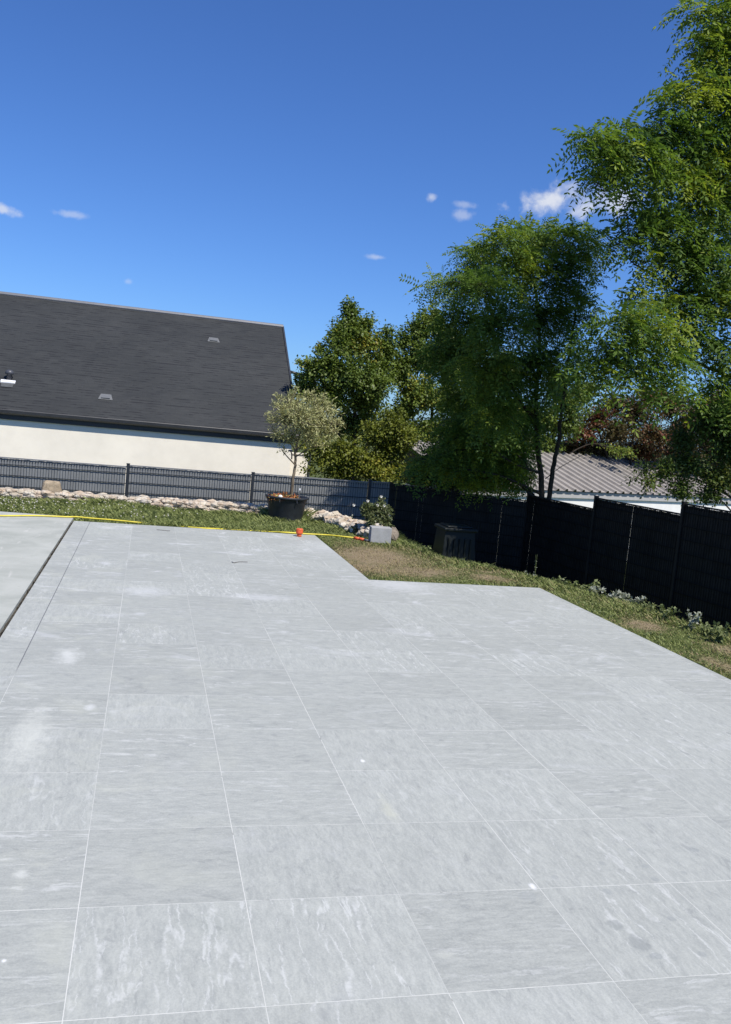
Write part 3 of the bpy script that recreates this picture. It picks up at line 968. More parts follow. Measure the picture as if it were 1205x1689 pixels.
b = MB(); q = aty(462, 820, PY - .22); stone(b, (q[0], q[1], q[2]), (.042, .036, .04), rs, .95, (10, 8))
tag(b.build('pebble', simple_mat('white_pebble', (.75, .73, .66), .7, .1, 20), smooth=True), 'rounded white stone lying among dry leaves in the black pot', 'stone')
pm = empty('plant_marker', (PX + .2, PY - .05, .35), 'thin pale plant label stick with white tip at the right of the black pot', 'plant marker')
b = MB(); b.box((PX + .2, PY - .05, .42), (.012, .004, .20)); b.build('stick', MAT_PALE, pm)
b = MB(); b.box((PX + .204, PY - .05, .535), (.026, .006, .035)); b.build('tip', MAT_WHITE, pm, bevel=.004)


# ------------------------------------------------------------------ foliage tools
def leaf_mat(name, dark, light, accent=None, acc_amt=0.12, transl=0.3, rough=0.5, spec=0.35):
    m, h, o = new_mat(name)
    isl = h.n('ShaderNodeNewGeometry').outputs['Random Per Island']
    tn = h.n('ShaderNodeAttribute', attribute_name='tint').outputs['Fac']
    f = h.math('ADD', h.math('MULTIPLY', isl, 0.35), h.math('MULTIPLY', tn, 0.65))
    c = h.mix(f, dark, light)
    if accent: c = h.mix(h.ss(tn, 1 - acc_amt - .06, 1 - acc_amt + .06), c, h.mix(isl, accent, tuple(k * .6 for k in accent)))
    p = h.n('ShaderNodeBsdfPrincipled')
    h.put(p.inputs['Base Color'], c); p.inputs['Roughness'].default_value = rough; p.inputs['Specular IOR Level'].default_value = spec
    tr = h.n('ShaderNodeBsdfTranslucent')
    h.put(tr.inputs['Color'], h.mix(0.5, c, h.mix(1.0, c, (1.6, 1.7, 0.6), 'MULTIPLY')))
    ms = h.n('ShaderNodeMixShader'); ms.inputs[0].default_value = transl
    h.t.links.new(p.outputs[0], ms.inputs[1]); h.t.links.new(tr.outputs[0], ms.inputs[2])
    h.t.links.new(ms.outputs[0], o.inputs['Surface'])
    return m


def bark_mat(name, col):
    m, h, o = new_mat(name)
    p = h.n('ShaderNodeTexCoord').outputs['Object']
    n1 = h.noise(h.vmath('MULTIPLY', p, (1, 1, .2)), 26, 4, .65); n2 = h.noise(p, 5, 3)
    c = h.mix(h.ss(n1, .3, .7), tuple(k * .45 for k in col), col); c = h.mix(h.ss(n2, .5, .7, 0, .3), c, tuple(min(1, k * 1.5) for k in col))
    principled(h, o, c, .9, .15, bump(h, n1, .8, .02))
    return m


MAT_BARK = bark_mat('grey_bark', (.075, .062, .05)); MAT_BARK_O = bark_mat('olive_bark', (.23, .185, .13))


def px_r(p):   # metres per photo pixel at a world point
    return (np.array(p) - CAM).dot(FW) / FOC


def grow(stems, clumps, seed, twigs, twig_len=(.35, .8), spread=1.12):
    """limbs from the stems to each clump, then twigs filling the clump.
    clumps: (u, v, ru, rv, Y, weight). Returns wood MB and twig polylines [(points, tint)]"""
    rg = np.random.default_rng(seed)
    wood = MB(); tw = []
    nodes = []
    for pts, r0, r1 in stems:
        c = catmull(pts, 8); k = len(c)
        c = [p + rg.normal(size=3) * min(.012, r0 * .12) for p in c]
        wood.tube(c, [r0 + (r1 - r0) * (i / (k - 1)) ** .8 for i in range(k)], 8)
        nodes += [(c[i], r0 + (r1 - r0) * i / (k - 1)) for i in range(k)]
    for (u, v, ru, rv, Y, wgt) in clumps:
        c = aty(u, v, Y); mp = px_r(c)
        R = np.array([ru * mp, (ru + rv) / 2 * mp * .95, rv * mp]) * spread
        best = min(nodes, key=lambda q: np.linalg.norm(q[0] - c) + max(0, q[0][2] - c[2] + .25) * 1.6)
        s = best[0]; rr_ = min(best[1] * .55, .035)
        L = np.linalg.norm(c - s)
        mid = (s + c) / 2 + np.array([0, 0, .14 * L]) + rg.normal(size=3) * .06 * L
        limb = catmull([s, mid, c], 6)
        wood.tube(limb, [rr_ + (.006 - rr_) * (i / (len(limb) - 1)) for i in range(len(limb))], 5)
        area = ru * rv * mp * mp
        nt = max(4, int(twigs * area * wgt))
        tint0 = rg.beta(1.6, 1.8)
        for _ in range(nt):
            dirn = unit(rg.normal(size=3))
            rad = rg.uniform(.30, 1.0) ** .6
            end = c + dirn * R * rad
            st0 = limb[rg.integers(len(limb) // 2, len(limb))]
            ln = np.linalg.norm(end - st0); want = rg.uniform(*twig_len)
            if ln > want: st1 = end + (st0 - end) * (want / ln)
            else: st1 = st0
            mid = (st1 + end) / 2 + np.array([0, 0, .10 * ln]) + rg.normal(size=3) * .07 * min(ln, want)
            line = [st1, (st1 * .25 + mid * .5 + end * .25), end]
            tw.append((np.array([st1, mid, end]), np.clip(tint0 + rg.normal() * .16, 0, 1), c, R))
            if rg.random() < .5:
                wood.tube([st0, st1, mid, end], [.006, .005, .004, .002], 3, cap=False)
    return wood, tw, rg


def bez(T3, t):
    a, b_, c = T3[:, 0], T3[:, 1], T3[:, 2]
    t = t[:, None]
    q = 2 * b_ - .5 * (a + c)
    return (1 - t) ** 2 * a + 2 * t * (1 - t) * q + t * t * c, 2 * (1 - t) * (q - a) + 2 * t * (c - q)


def broad_leaves(tw, rg, per, L, Wd, droop=.3, jit=.05, upb=.7, shape=.45):
    n = len(tw) * per
    T3 = np.repeat(np.array([t[0] for t in tw]), per, 0)
    tint = np.repeat(np.array([t[1] for t in tw]), per)
    C = np.repeat(np.array([t[2] for t in tw]), per, 0); R = np.repeat(np.array([t[3] for t in tw]), per, 0)
    t = rg.uniform(.1, 1.05, n)
    P, D = bez(T3, t)
    P = P + rg.normal(size=(n, 3)) * jit
    out = unit((P - C) / (R ** 2))
    A = unit(unit(D) * .6 + rg.normal(size=(n, 3)) * .75 + out * .35 - np.array([0, 0, droop]))
    N0 = unit(rg.normal(size=(n, 3)) * .7 + np.array([0, 0, upb]) + out * .55 + SUN * .25)
    Sd = unit(np.cross(A, N0)); N = np.cross(Sd, A)
    l = (L * rg.uniform(.5, 1.35, n))[:, None]; w_ = (Wd * rg.uniform(.75, 1.2, n))[:, None] / 2
    fold = N * w_ * .35
    V = np.stack([P, P + A * l * shape + Sd * w_ + fold, P + A * l, P + A * l * shape - Sd * w_ + fold], 1)
    return V, np.clip(tint + rg.normal(size=n) * .08, 0, 1)


def pinnate_leaves(tw, rg, per, L=.34, pairs=7, ll=.066, lw=.027):
    n = len(tw) * per
    T3 = np.repeat(np.array([t[0] for t in tw]), per, 0)
    tint = np.repeat(np.array([t[1] for t in tw]), per)
    C = np.repeat(np.array([t[2] for t in tw]), per, 0); R = np.repeat(np.array([t[3] for t in tw]), per, 0)
    t = np.tile(np.linspace(.15, 1.0, per), len(tw)) + rg.uniform(-.06, .06, n)
    P, D = bez(T3, t); D = unit(D)
    P = P + rg.normal(size=(n, 3)) * .012
    out = unit((P - C) / (R ** 2))
    side = unit(np.cross(D, rg.normal(size=(n, 3)) * .5 + np.array([0, 0, 1.0]))) * np.where(np.arange(n) % 2 == 0, 1, -1)[:, None]
    A = unit(side * .9 + D * .55 + rg.normal(size=(n, 3)) * .28 + out * .3)
    ln = L * rg.uniform(.5, 1.25, n)
    N0 = unit(np.array([0, 0, 1.0]) + rg.normal(size=(n, 3)) * .45 + SUN * .2)
    Sd = unit(np.cross(A, N0)); N = np.cross(Sd, A)
    sag = rg.uniform(.15, .75, n)
    Vs = []
    ts = np.linspace(.18, .97, pairs)
    for i, tt in enumerate(list(ts) + [1.0]):
        base = P + A * (ln * tt)[:, None] - np.array([0, 0, 1.0]) * (ln * sag * tt * tt)[:, None]
        Ad = unit(A - np.array([0, 0, 1.0]) * (2 * sag * tt)[:, None])
        for sgn in ((1, -1) if i < pairs else (0,)):
            ax = unit(Sd * sgn * 1.0 + Ad * (.35 if sgn else 1.0) - np.array([0, 0, .18]) + rg.normal(size=(n, 3)) * .12)
            sd = unit(np.cross(ax, N + rg.normal(size=(n, 3)) * .25))
            l = (ll * ln / L * rg.uniform(.8, 1.15, n))[:, None]; w_ = (lw * ln / L * rg.uniform(.8, 1.15, n))[:, None] / 2
            Vs.append(np.stack([base, base + ax * l * .55 + sd * w_, base + ax * l, base + ax * l * .55 - sd * w_], 1))
    V = np.concatenate(Vs, 0)
    return V, np.tile(np.clip(tint + rg.normal(size=n) * .10, 0, 1), len(Vs))


def tree(name, label, group, stems, clumps, seed, mat, bark, kind='broad', twigs=60, per=10, tl=(.35, .8), cat='tree', spread=1.12, **kw):
    wood, tw, rg = grow(stems, clumps, seed, twigs, tl, spread)
    r = empty(name, stems[0][0][0], label, cat, group)
    wood.build('trunk', bark, r, smooth=True)
    V, ti = (pinnate_leaves if kind == 'pinnate' else broad_leaves)(tw, rg, per, **kw)
    quads_mesh('crown', V, mat, r, ti)
    print(label, 'faces', len(V))
    return r


MAT_LOCUST = leaf_mat('locust_leaf', (.060, .118, .026), (.195, .285, .050), (.33, .40, .05), .22, .44, .55, .28)
MAT_BUSHY = leaf_mat('bushy_leaf', (.068, .108, .018), (.205, .268, .046), (.40, .36, .06), .08, .25)
MAT_OLIVE = leaf_mat('olive_leaf', (.24, .245, .09), (.52, .51, .25), (.20, .20, .05), .06, .15)
MAT_RED = leaf_mat('red_brown_leaf', (.070, .070, .022), (.125, .062, .028), (.20, .070, .035), .35, .2)
MAT_HEDGE = leaf_mat('mid_green_leaf', (.035, .065, .016), (.11, .16, .03), (.2, .22, .04), .06, .25)

# olive
OY = PY
ocl = [(505, 690, 40, 36, OY, 1), (470, 690, 28, 30, OY - .1, 1), (535, 695, 30, 33, OY + .1, 1), (490, 665, 26, 17, OY, 1), (522, 668, 26, 17, OY + .15, 1), (545, 715, 16, 20, OY, .8), (458, 715, 16, 12, OY - .05, .9),
       (478, 720, 22, 16, OY - .2, 1), (510, 725, 26, 18, OY - .15, 1), (500, 690, 34, 30, OY - .4, .9), (500, 695, 34, 30, OY + .4, .7), (464, 742, 9, 13, OY - .1, .45), (462, 668, 14, 14, OY, .7), (448, 695, 10, 14, OY, .6), (503, 655, 10, 9, OY, .8), (474, 655, 5, 12, OY, .7), (462, 655, 5, 8, OY, .6), (515, 650, 5, 9, OY, .7), (533, 657, 7, 11, OY + .1, .7), (545, 668, 7, 9, OY + .1, .7), (560, 700, 8, 10, OY + .1, .5), (447, 712, 7, 7, OY, .6), (441, 690, 4, 6, OY, .5), (487, 648, 4, 9, OY, .6), (540, 735, 12, 8, OY, .5)]
ob_ = np.array([aty(481, 812, OY)[0], OY, .33])
stems = [([ob_, aty(483, 790, OY), aty(487, 765, OY + .02), aty(487, 742, OY), aty(495, 715, OY)], .030, .018), ([aty(487, 745, OY), aty(475, 720, OY - .1), aty(468, 695, OY - .1)], .016, .006), ([aty(488, 742, OY), aty(515, 715, OY + .1), aty(530, 690, OY + .1)], .016, .006)]
tree('olive_tree', 'small silvery olive tree with a round crown standing in the black pot', None, stems, ocl, 2, MAT_OLIVE, MAT_BARK_O, 'broad', 720, 16, (.2, .46), L=.064, Wd=.016, droop=-.2, jit=.028, upb=.4, shape=.5)
# disc on the trunk
q = aty(479, 744, OY - .06)
dk = empty('garden_lamp', q, 'small round dark garden lamp head beside the top of the olive trunk', 'garden lamp')
b = MB(); b.lathe(q, [(.02, -.012), (.045, -.004), (.05, .006), (.03, .02), (.008, .024)], 16); b.build('lamp_cap', simple_mat('grey_lamp', (.10, .10, .11), .4, .1, 9), dk, True)
b = MB(); b.tube([q, q + np.array([.03, .02, -.05]), q + np.array([.035, .03, -.14])], .012, 6); b.build('stem', MAT_GUT, dk)

# bushy trees behind the back fence
Y1 = 21.6
c1 = [(577, 515, 17, 15, Y1, .9), (575, 540, 30, 24, Y1, 1), (560, 570, 26, 26, Y1 - .3, 1), (600, 570, 30, 28, Y1, 1), (540, 605, 32, 28, Y1 - .4, 1), (512, 612, 16, 22, Y1 - .3, .9), (495, 600, 8, 9, Y1 - .3, .8), (522, 575, 9, 7, Y1, .7), (580, 620, 40, 34, Y1 - .5, 1),
      (625, 610, 32, 38, Y1 + .2, 1), (645, 575, 14, 22, Y1 + .3, .8), (500, 645, 22, 24, Y1, 1), (545, 655, 36, 30, Y1 - .3, 1), (600, 665, 40, 30, Y1 + .2, .7), (570, 700, 40, 26, Y1 + .4, .8), (575, 500, 7, 8, Y1, 1), (553, 548, 12, 10, Y1, .8), (530, 572, 10, 5, Y1, .7), (492, 625, 10, 10, Y1 + .1, .8), (605, 535, 13, 18, Y1, .9), (640, 545, 9, 12, Y1, .7), (627, 560, 10, 14, Y1, .8), (505, 690, 26, 24, Y1 + .1, .9), (610, 710, 40, 30, Y1 + .5, .8), (620, 640, 26, 30, Y1 - .5, .9)]
bs = np.array([aty(585, 790, Y1 + .3)[0], Y1 + .3, -1.5])
stems = [([bs, bs + [0, 0, 1.2], aty(585, 690, Y1 + .2), aty(578, 600, Y1), aty(577, 525, Y1)], .10, .02), ([bs + [0, 0, 1.1], aty(620, 680, Y1 + .2), aty(630, 600, Y1 + .2)], .06, .015), ([bs + [0, 0, 1.2], aty(550, 690, Y1), aty(530, 620, Y1 - .3)], .06, .015)]
GRP = 'trees behind the fences'
tree('broadleaf_tree', 'leftmost green tree behind the fence, with a pointed top beside the slate roof', GRP, stems, c1, 31, MAT_BUSHY, MAT_BARK, 'broad', 640, 20, (.3, .6), L=.082, Wd=.062, droop=.35, jit=.06)

c2 = [(715, 535, 22, 20, Y1 + .8, 1), (690, 545, 22, 24, Y1 + .8, 1), (738, 560, 22, 26, Y1 + .9, 1), (665, 560, 14, 20, Y1 + .8, .8), (700, 590, 40, 32, Y1 + .6, 1), (660, 610, 22, 32, Y1 + .6, 1), (745, 610, 30, 30, Y1 + .8, 1), (690, 650, 40, 34, Y1 + .4, 1), (775, 590, 30, 36, Y1 + .9, 1), (790, 645, 36, 34, Y1 + .9, 1), (830, 620, 34, 40, Y1 + 1, .9), (735, 660, 36, 32, Y1 + .5, .9), (665, 680, 24, 24, Y1 + .4, .7), (720, 710, 40, 24, Y1 + .5, .7), (760, 700, 24, 30, Y1 + .6, .7), (700, 765, 30, 26, Y1 + .5, .9), (716, 512, 10, 8, Y1 + .8, .8), (698, 522, 8, 9, Y1 + .8, .8), (680, 720, 40, 30, Y1 + .5, .9), (740, 750, 40, 24, Y1 + .5, .9)]
bs = np.array([aty(715, 790, Y1 + .9)[0], Y1 + .9, -1.5])
stems = [([bs, bs + [0, 0, 1.2], aty(712, 690, Y1 + .8), aty(708, 600, Y1 + .7), aty(714, 540, Y1 + .8)], .09, .02), ([bs + [0, 0, 1.1], aty(680, 690, Y1 + .6), aty(665, 600, Y1 + .6)], .05, .012), ([bs + [0, 0, 1.1], aty(745, 690, Y1 + .6), aty(745, 600, Y1 + .8)], .05, .012)]
tree('broadleaf_tree', 'yellow green tree behind the fence, between the pointed tree and the locust with twin stems', GRP, stems, c2, 32, MAT_BUSHY, MAT_BARK, 'broad', 640, 20, (.3, .6), L=.082, Wd=.062, droop=.35, jit=.06)

Y2 = 18.4
c3 = [(645, 700, 36, 26, Y2, 1), (665, 725, 26, 22, Y2, 1), (615, 715, 26, 20, Y2, 1), (640, 745, 40, 22, Y2 + .2, .9), (575, 745, 34, 24, Y2 - .1, 1), (545, 760, 30, 26, Y2, 1), (600, 770, 44, 22, Y2, 1), (655, 780, 40, 18, Y2 + .1, 1), (530, 735, 18, 18, Y2, 1), (512, 752, 12, 16, Y2, .6), (503, 775, 14, 8, Y2, .5), (500, 735, 12, 10, Y2, .7),  (620, 785, 40, 14, Y2 - .2, 1), (560, 785, 30, 14, Y2, .9), (700, 790, 30, 16, Y2 + .2, .6)]
bs = np.array([aty(610, 800, Y2 + .2)[0], Y2 + .2, -1.2])
stems = [([bs, bs + [0, 0, .7], aty(625, 745, Y2 + .1), aty(645, 705, Y2)], .045, .012), ([bs + [0, 0, .5], aty(570, 770, Y2), aty(550, 745, Y2)], .03, .01), ([bs + [0, 0, .5], aty(660, 775, Y2 + .1), aty(668, 730, Y2)], .03, .01)]
tree('shrub', 'bright yellow green shrub spilling over the back fence right of the olive', GRP, stems, c3, 33, leaf_mat('yellow_green_leaf', (.085, .115, .016), (.25, .265, .035), (.42, .37, .055), .16, .28), MAT_BARK, 'broad', 640, 20, (.22, .45), 'shrub', L=.072, Wd=.05, droop=.3, jit=.05)

# locusts
Y3 = 13.9
c4 = [(880, 390, 50, 24, Y3, 1), (835, 400, 44, 28, Y3 - .2, 1), (925, 395, 44, 26, Y3 + .2, 1), (965, 410, 30, 34, Y3 + .2, .9), (790, 430, 40, 26, Y3 - .3, 1), (755, 470, 44, 18, Y3 - .4, 1), (712, 476, 30, 11, Y3 - .4, .9), (765, 420, 12, 9, Y3 - .3, .7), (800, 480, 48, 32, Y3 - .4, 1), (870, 450, 56, 36, Y3 - .2, 1), (935, 460, 44, 36, Y3, 1),
      (760, 530, 44, 32, Y3 - .4, 1), (830, 540, 56, 36, Y3 - .5, 1), (900, 530, 50, 40, Y3 + .1, 1), (955, 520, 26, 40, Y3 + .3, .7), (740, 590, 40, 36, Y3 - .2, 1), (800, 610, 50, 38, Y3 - .5, 1), (870, 610, 50, 38, Y3, 1), (930, 600, 36, 38, Y3 + .2, .7), (765, 660, 40, 38, Y3 - .2, 1), (825, 680, 46, 40, Y3 - .3, 1), (875, 680, 26, 40, Y3 + .1, .8),
      (740, 720, 34, 36, Y3, .9), (795, 745, 44, 38, Y3 - .2, 1.1), (845, 750, 34, 36, Y3 - .1, .9), (715, 770, 30, 24, Y3 + .1, .9), (770, 790, 40, 20, Y3, 1), (830, 795, 38, 18, Y3, .9), (690, 760, 20, 20, Y3 + .1, .7), (935, 640, 24, 26, Y3 + .2, .6)]
bs = np.array([aty(897, 815, Y3 + .1)[0], Y3 + .1, -1.5])
jr = np.random.default_rng(9)
c4 = [(u, v, ru, rv, (14.3 if v > 700 else 14.3 + jr.uniform(-.3, .5) if u < 800 else 13.9 + jr.uniform(-1.4, .4)), w_) for (u, v, ru, rv, Y, w_) in c4]
stems = [([bs, aty(893, 815, Y3 + .1), aty(886, 730, Y3 + .05), aty(884, 650, Y3), aty(890, 560, Y3), aty(880, 450, Y3), aty(880, 395, Y3)], .075, .018), ([bs + [.05, 0, .3], aty(908, 800, Y3 + .1), aty(921, 720, Y3 + .15), aty(930, 640, Y3 + .2), aty(945, 540, Y3 + .2), aty(958, 430, Y3 + .2)], .065, .014),
         ([aty(886, 700, Y3), aty(845, 640, Y3 - .2), aty(810, 540, Y3 - .3), aty(795, 450, Y3 - .3)], .04, .012), ([aty(888, 780, Y3), aty(840, 760, Y3 - .1), aty(790, 720, Y3 - .2)], .03, .01),
         ([aty(899, 790, Y3 + .1), aty(925, 770, Y3 - .1), aty(965, 748, Y3 - .2)], .010, .004)]
tree('locust_tree', 'dark locust tree with twin slender stems standing left of the ribbed roof', GRP, stems, c4, 41, MAT_LOCUST, MAT_BARK, 'pinnate', 240, 8, (.35, .8), L=.36, ll=.075, lw=.030)

Y4 = 10.9
c5 = [(1195, 30, 40, 36, Y4, 1), (1180, 95, 40, 40, Y4, 1), (1145, 80, 24, 22, Y4, .6), (1135, 20, 14, 10, Y4, .4), (1150, 150, 46, 26, Y4 - .2, 1), (1195, 175, 40, 40, Y4, 1.1), (1105, 155, 20, 14, Y4 - .2, .7), (1090, 205, 50, 26, Y4 - .2, 1), (1030, 225, 44, 24, Y4 - .3, 1), (985, 240, 32, 22, Y4 - .3, 1), (960, 232, 14, 10, Y4 - .3, .7), (1140, 230, 50, 32, Y4, 1), (1060, 265, 60, 30, Y4 - .3, 1), (1000, 275, 30, 28, Y4 - .3, .8), (975, 300, 12, 22, Y4 - .3, .5),
      (1190, 270, 44, 50, Y4 + .2, 1), (1120, 310, 54, 28, Y4, .9), (1170, 350, 50, 36, Y4 + .1, 1), (1075, 345, 40, 22, Y4, .8), (1110, 385, 56, 28, Y4, 1), (1050, 385, 36, 20, Y4 - .1, .9), (1010, 395, 24, 20, Y4, .7), (1180, 420, 50, 36, Y4, 1), (1120, 440, 50, 26, Y4, .9), (1060, 430, 30, 16, Y4 - .1, .6),
      (1190, 500, 44, 40, Y4, 1.1), (1130, 500, 44, 28, Y4 - .1, 1), (1070, 490, 44, 22, Y4 - .1, .8), (1080, 540, 56, 26, Y4, 1), (1020, 530, 36, 20, Y4 + .1, .8), (1150, 555, 44, 28, Y4, .9), (1040, 585, 50, 24, Y4 + .2, 1), (985, 590, 36, 22, Y4 + .3, .9), (960, 625, 28, 16, Y4 + .3, .7), (1110, 605, 40, 24, Y4, .8), (1195, 580, 36, 30, Y4, .9), (1060, 632, 44, 14, Y4 + .1, .5), (1110, 640, 36, 18, Y4, .6), (1185, 650, 30, 34, Y4, .8), (1000, 640, 30, 14, Y4 + .2, .6),
      (1260, 200, 60, 90, Y4, .9), (1280, 400, 70, 100, Y4 + .2, .9), (1270, 600, 60, 80, Y4 + .2, .9), (1260, 40, 60, 60, Y4, .8), (1340, 300, 70, 110, Y4 - .2, .8)]
c5 = [(u, v, ru, rv, Y - (1.1 if v > 500 and u < 1120 else 0.0), w_) for (u, v, ru, rv, Y, w_) in c5]
bs = np.array([aty(1330, 900, Y4 + .2)[0], Y4 + .2, -1.5])
stems = [([bs, bs + [0, 0, 1.5], aty(1310, 650, Y4 + .2), aty(1280, 450, Y4 + .1), aty(1250, 250, Y4), aty(1225, 60, Y4)], .13, .02), ([aty(1300, 600, Y4 + .2), aty(1200, 520, Y4), aty(1100, 470, Y4), aty(1040, 430, Y4)], .05, .01), ([aty(1265, 350, Y4), aty(1160, 290, Y4), aty(1060, 250, Y4 - .3), aty(985, 240, Y4 - .3)], .045, .008), ([aty(1310, 680, Y4 + .2), aty(1200, 620, Y4 + .1), aty(1080, 580, Y4 + .2), aty(985, 600, Y4 + .3)], .045, .008)]
tree('locust_tree', 'large locust tree with feathery branches reaching in from the right edge', GRP, stems, c5, 42, MAT_LOCUST, MAT_BARK, 'pinnate', 185, 8, (.35, .75), spread=1.0, L=.44, ll=.098, lw=.036)

# overhanging bush by the shaded fence at the right edge
Y5 = 11.4
c6 = [(1170, 700, 40, 34, Y5, 1), (1125, 720, 26, 26, Y5, .9), (1195, 740, 36, 34, Y5, 1), (1140, 765, 36, 24, Y5 - .1, .9), (1095, 775, 24, 20, Y5 - .1, .8), (1065, 800, 18, 16, Y5 - .15, .6), (1185, 790, 40, 26, Y5, 1), (1120, 805, 32, 18, Y5 - .1, .8), (1165, 820, 34, 14, Y5, .7), (1205, 690, 36, 36, Y5, 1), (1060, 770, 12, 12, Y5 - .1, .4), (1250, 760, 50, 60, Y5, .9), (1040, 795, 12, 10, Y5 - .15, .35)]
bs = np.array([aty(1230, 880, Y5)[0], Y5 + .1, -1.5])
stems = [([bs, bs + [0, 0, 1.3], aty(1215, 780, Y5), aty(1195, 700, Y5)], .05, .012), ([aty(1222, 830, Y5), aty(1160, 795, Y5), aty(1100, 780, Y5 - .1)], .03, .008)]
tree('shrub', 'dark leafy bush hanging over the shaded fence in front of the ribbed roof', GRP, stems, c6, 43, MAT_HEDGE, MAT_BARK, 'broad', 950, 14, (.22, .45), 'shrub', L=.075, Wd=.038, droop=.3, jit=.05)

Yh = 15.6
ch = [(690, 785, 26, 20, Yh, 1), (720, 765, 30, 34, Yh, 1.2), (755, 750, 34, 40, Yh, 1.2), (795, 755, 34, 44, Yh, 1.2), (835, 765, 34, 40, Yh, 1.2), (868, 780, 20, 30, Yh, 1), (780, 795, 60, 20, Yh, 1), (740, 795, 40, 18, Yh, 1), (800, 715, 44, 30, Yh + .2, 1), (750, 715, 36, 30, Yh + .2, .9), (850, 725, 30, 30, Yh + .1, .9)]
bs = np.array([aty(790, 820, Yh)[0], Yh + .1, -1.5])
stems = [([bs, bs + [0, 0, .8], aty(790, 760, Yh), aty(795, 715, Yh + .1)], .05, .012), ([bs + [0, 0, .5], aty(740, 790, Yh), aty(725, 760, Yh)], .035, .01), ([bs + [0, 0, .5], aty(835, 790, Yh), aty(845, 750, Yh)], .035, .01)]
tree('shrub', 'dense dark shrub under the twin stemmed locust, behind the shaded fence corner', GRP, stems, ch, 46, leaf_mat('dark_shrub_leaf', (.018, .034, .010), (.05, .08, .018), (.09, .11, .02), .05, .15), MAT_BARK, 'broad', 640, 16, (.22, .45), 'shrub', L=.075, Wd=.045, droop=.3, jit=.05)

Y6 = 22.5
c7 = [(985, 690, 34, 24, Y6, 1), (1050, 680, 44, 28, Y6, 1), (1110, 670, 36, 26, Y6, 1), (960, 715, 30, 18, Y6, 1), (1020, 715, 40, 24, Y6 - .3, 1), (1080, 720, 44, 24, Y6 - .3, 1), (1130, 710, 34, 28, Y6, 1), (1010, 665, 26, 16, Y6, .9), (1075, 650, 34, 16, Y6, .9), (1160, 690, 36, 40, Y6, .9), (990, 740, 40, 18, Y6 + .5, 1.2), (1060, 745, 44, 20, Y6 + .5, 1.2), (1130, 750, 44, 26, Y6 + .5, 1.2), (940, 740, 30, 16, Y6 + .5, 1.2), (1190, 740, 36, 40, Y6 + .5, 1.1), (1200, 670, 30, 30, Y6, .9)]
bs = np.array([aty(1050, 760, Y6)[0], Y6 + .3, -1.5])
stems = [([bs, bs + [0, 0, 1.2], aty(1045, 715, Y6), aty(1050, 675, Y6)], .08, .015), ([bs + [0, 0, 1.1], aty(990, 720, Y6), aty(975, 695, Y6)], .05, .01), ([bs + [0, 0, 1.1], aty(1100, 720, Y6), aty(1120, 680, Y6)], .05, .01)]
tree('copper_tree', 'reddish brown leaved tree rising behind the ribbed shed roof', GRP, stems, c7, 44, MAT_RED, MAT_BARK, 'broad', 400, 20, (.3, .6), L=.085, Wd=.055, droop=.35, jit=.06)
c8 = [(945, 670, 34, 26, Y6 - .6, 1), (935, 705, 26, 24, Y6 - .6, 1), (965, 645, 30, 18, Y6 - .4, 1), (915, 640, 30, 26, Y6 - .4, 1), (900, 690, 34, 30, Y6 - .4, 1), (870, 730, 34, 28, Y6 - .4, .9), (820, 740, 40, 30, Y6 - .4, 1), (770, 745, 40, 30, Y6 - .4, 1), (840, 690, 40, 36, Y6 - .4, 1), (790, 690, 40, 40, Y6 - .4, 1), (900, 735, 30, 24, Y6 - .4, 1), (1030, 748, 26, 7, Y6 - 1.2, .8)]
bs = np.array([aty(915, 765, Y6 - .3)[0], Y6 - .3, -1.5])
stems = [([bs, bs + [0, 0, 1.3], aty(915, 700, Y6 - .4), aty(930, 655, Y6 - .5)], .08, .015)]
tree('broadleaf_tree', 'light green tree behind the twin stemmed locust, at the left end of the ribbed roof', GRP, stems, c8, 45, MAT_BUSHY, MAT_BARK, 'broad', 400, 20, (.3, .6), L=.085, Wd=.06, droop=.35, jit=.06)

# ------------------------------------------------------------------ rose and weeds
MAT_ROSE = leaf_mat('rose_leaf', (.07, .095, .03), (.19, .21, .09), None, 0, .2)
MAT_PETAL = simple_mat('white_petals', (.80, .77, .68), .7, .06, 30, .2)
YR = 11.25
c9 = [(622, 845, 16, 14, YR, 1), (606, 842, 12, 12, YR, 1), (638, 848, 10, 14, YR, 1), (628, 832, 8, 8, YR, .8), (618, 862, 18, 10, YR - .1, 1), (636, 866, 10, 10, YR - .1, 1), (600, 838, 7, 6, YR, .6), (629, 824, 5, 6, YR, .6), (640, 876, 7, 6, YR - .15, .8)]
bs = np.array([aty(622, 880, YR)[0], YR, -.05])
stems = [([bs, aty(620, 860, YR), aty(622, 842, YR), aty(628, 826, YR)], .012, .004), ([bs, aty(610, 858, YR), aty(604, 838, YR)], .01, .003), ([bs, aty(632, 860, YR), aty(638, 845, YR)], .01, .003)]
rose = tree('rose_bush', 'small pale rose bush with white flowers above the concrete block at the fence corner', None, stems, c9, 51, MAT_ROSE, MAT_BARK_O, 'broad', 5000, 16, (.08, .16), 'shrub', L=.036, Wd=.026, droop=.2, jit=.012)
rl = np.array(rose.location)
for (u, v) in ((606, 826), (628, 819), (633, 834), (641, 850), (638, 866), (622, 833), (617, 850), (583, 833)):
    q = aty(u, v, YR - .06); b = MB()
    for k in range(7):
        t = k * .9; e = np.array([math.cos(t), -.4, math.sin(t)]) * .016
        b.add([q, q + e + np.array([.006, -.004, .01]), q + e * 1.6 + np.array([0, -.006, .0]), q + e + np.array([-.006, -.004, -.01])], [(0, 1, 2, 3)])
    b.build('flower', MAT_PETAL, rose)

MAT_WEED = leaf_mat('weed_leaf', (.11, .14, .045), (.27, .30, .13), None, 0, .25)
MAT_WEED_P = leaf_mat('pale_weed_leaf', (.22, .24, .17), (.42, .43, .36), None, 0, .2)


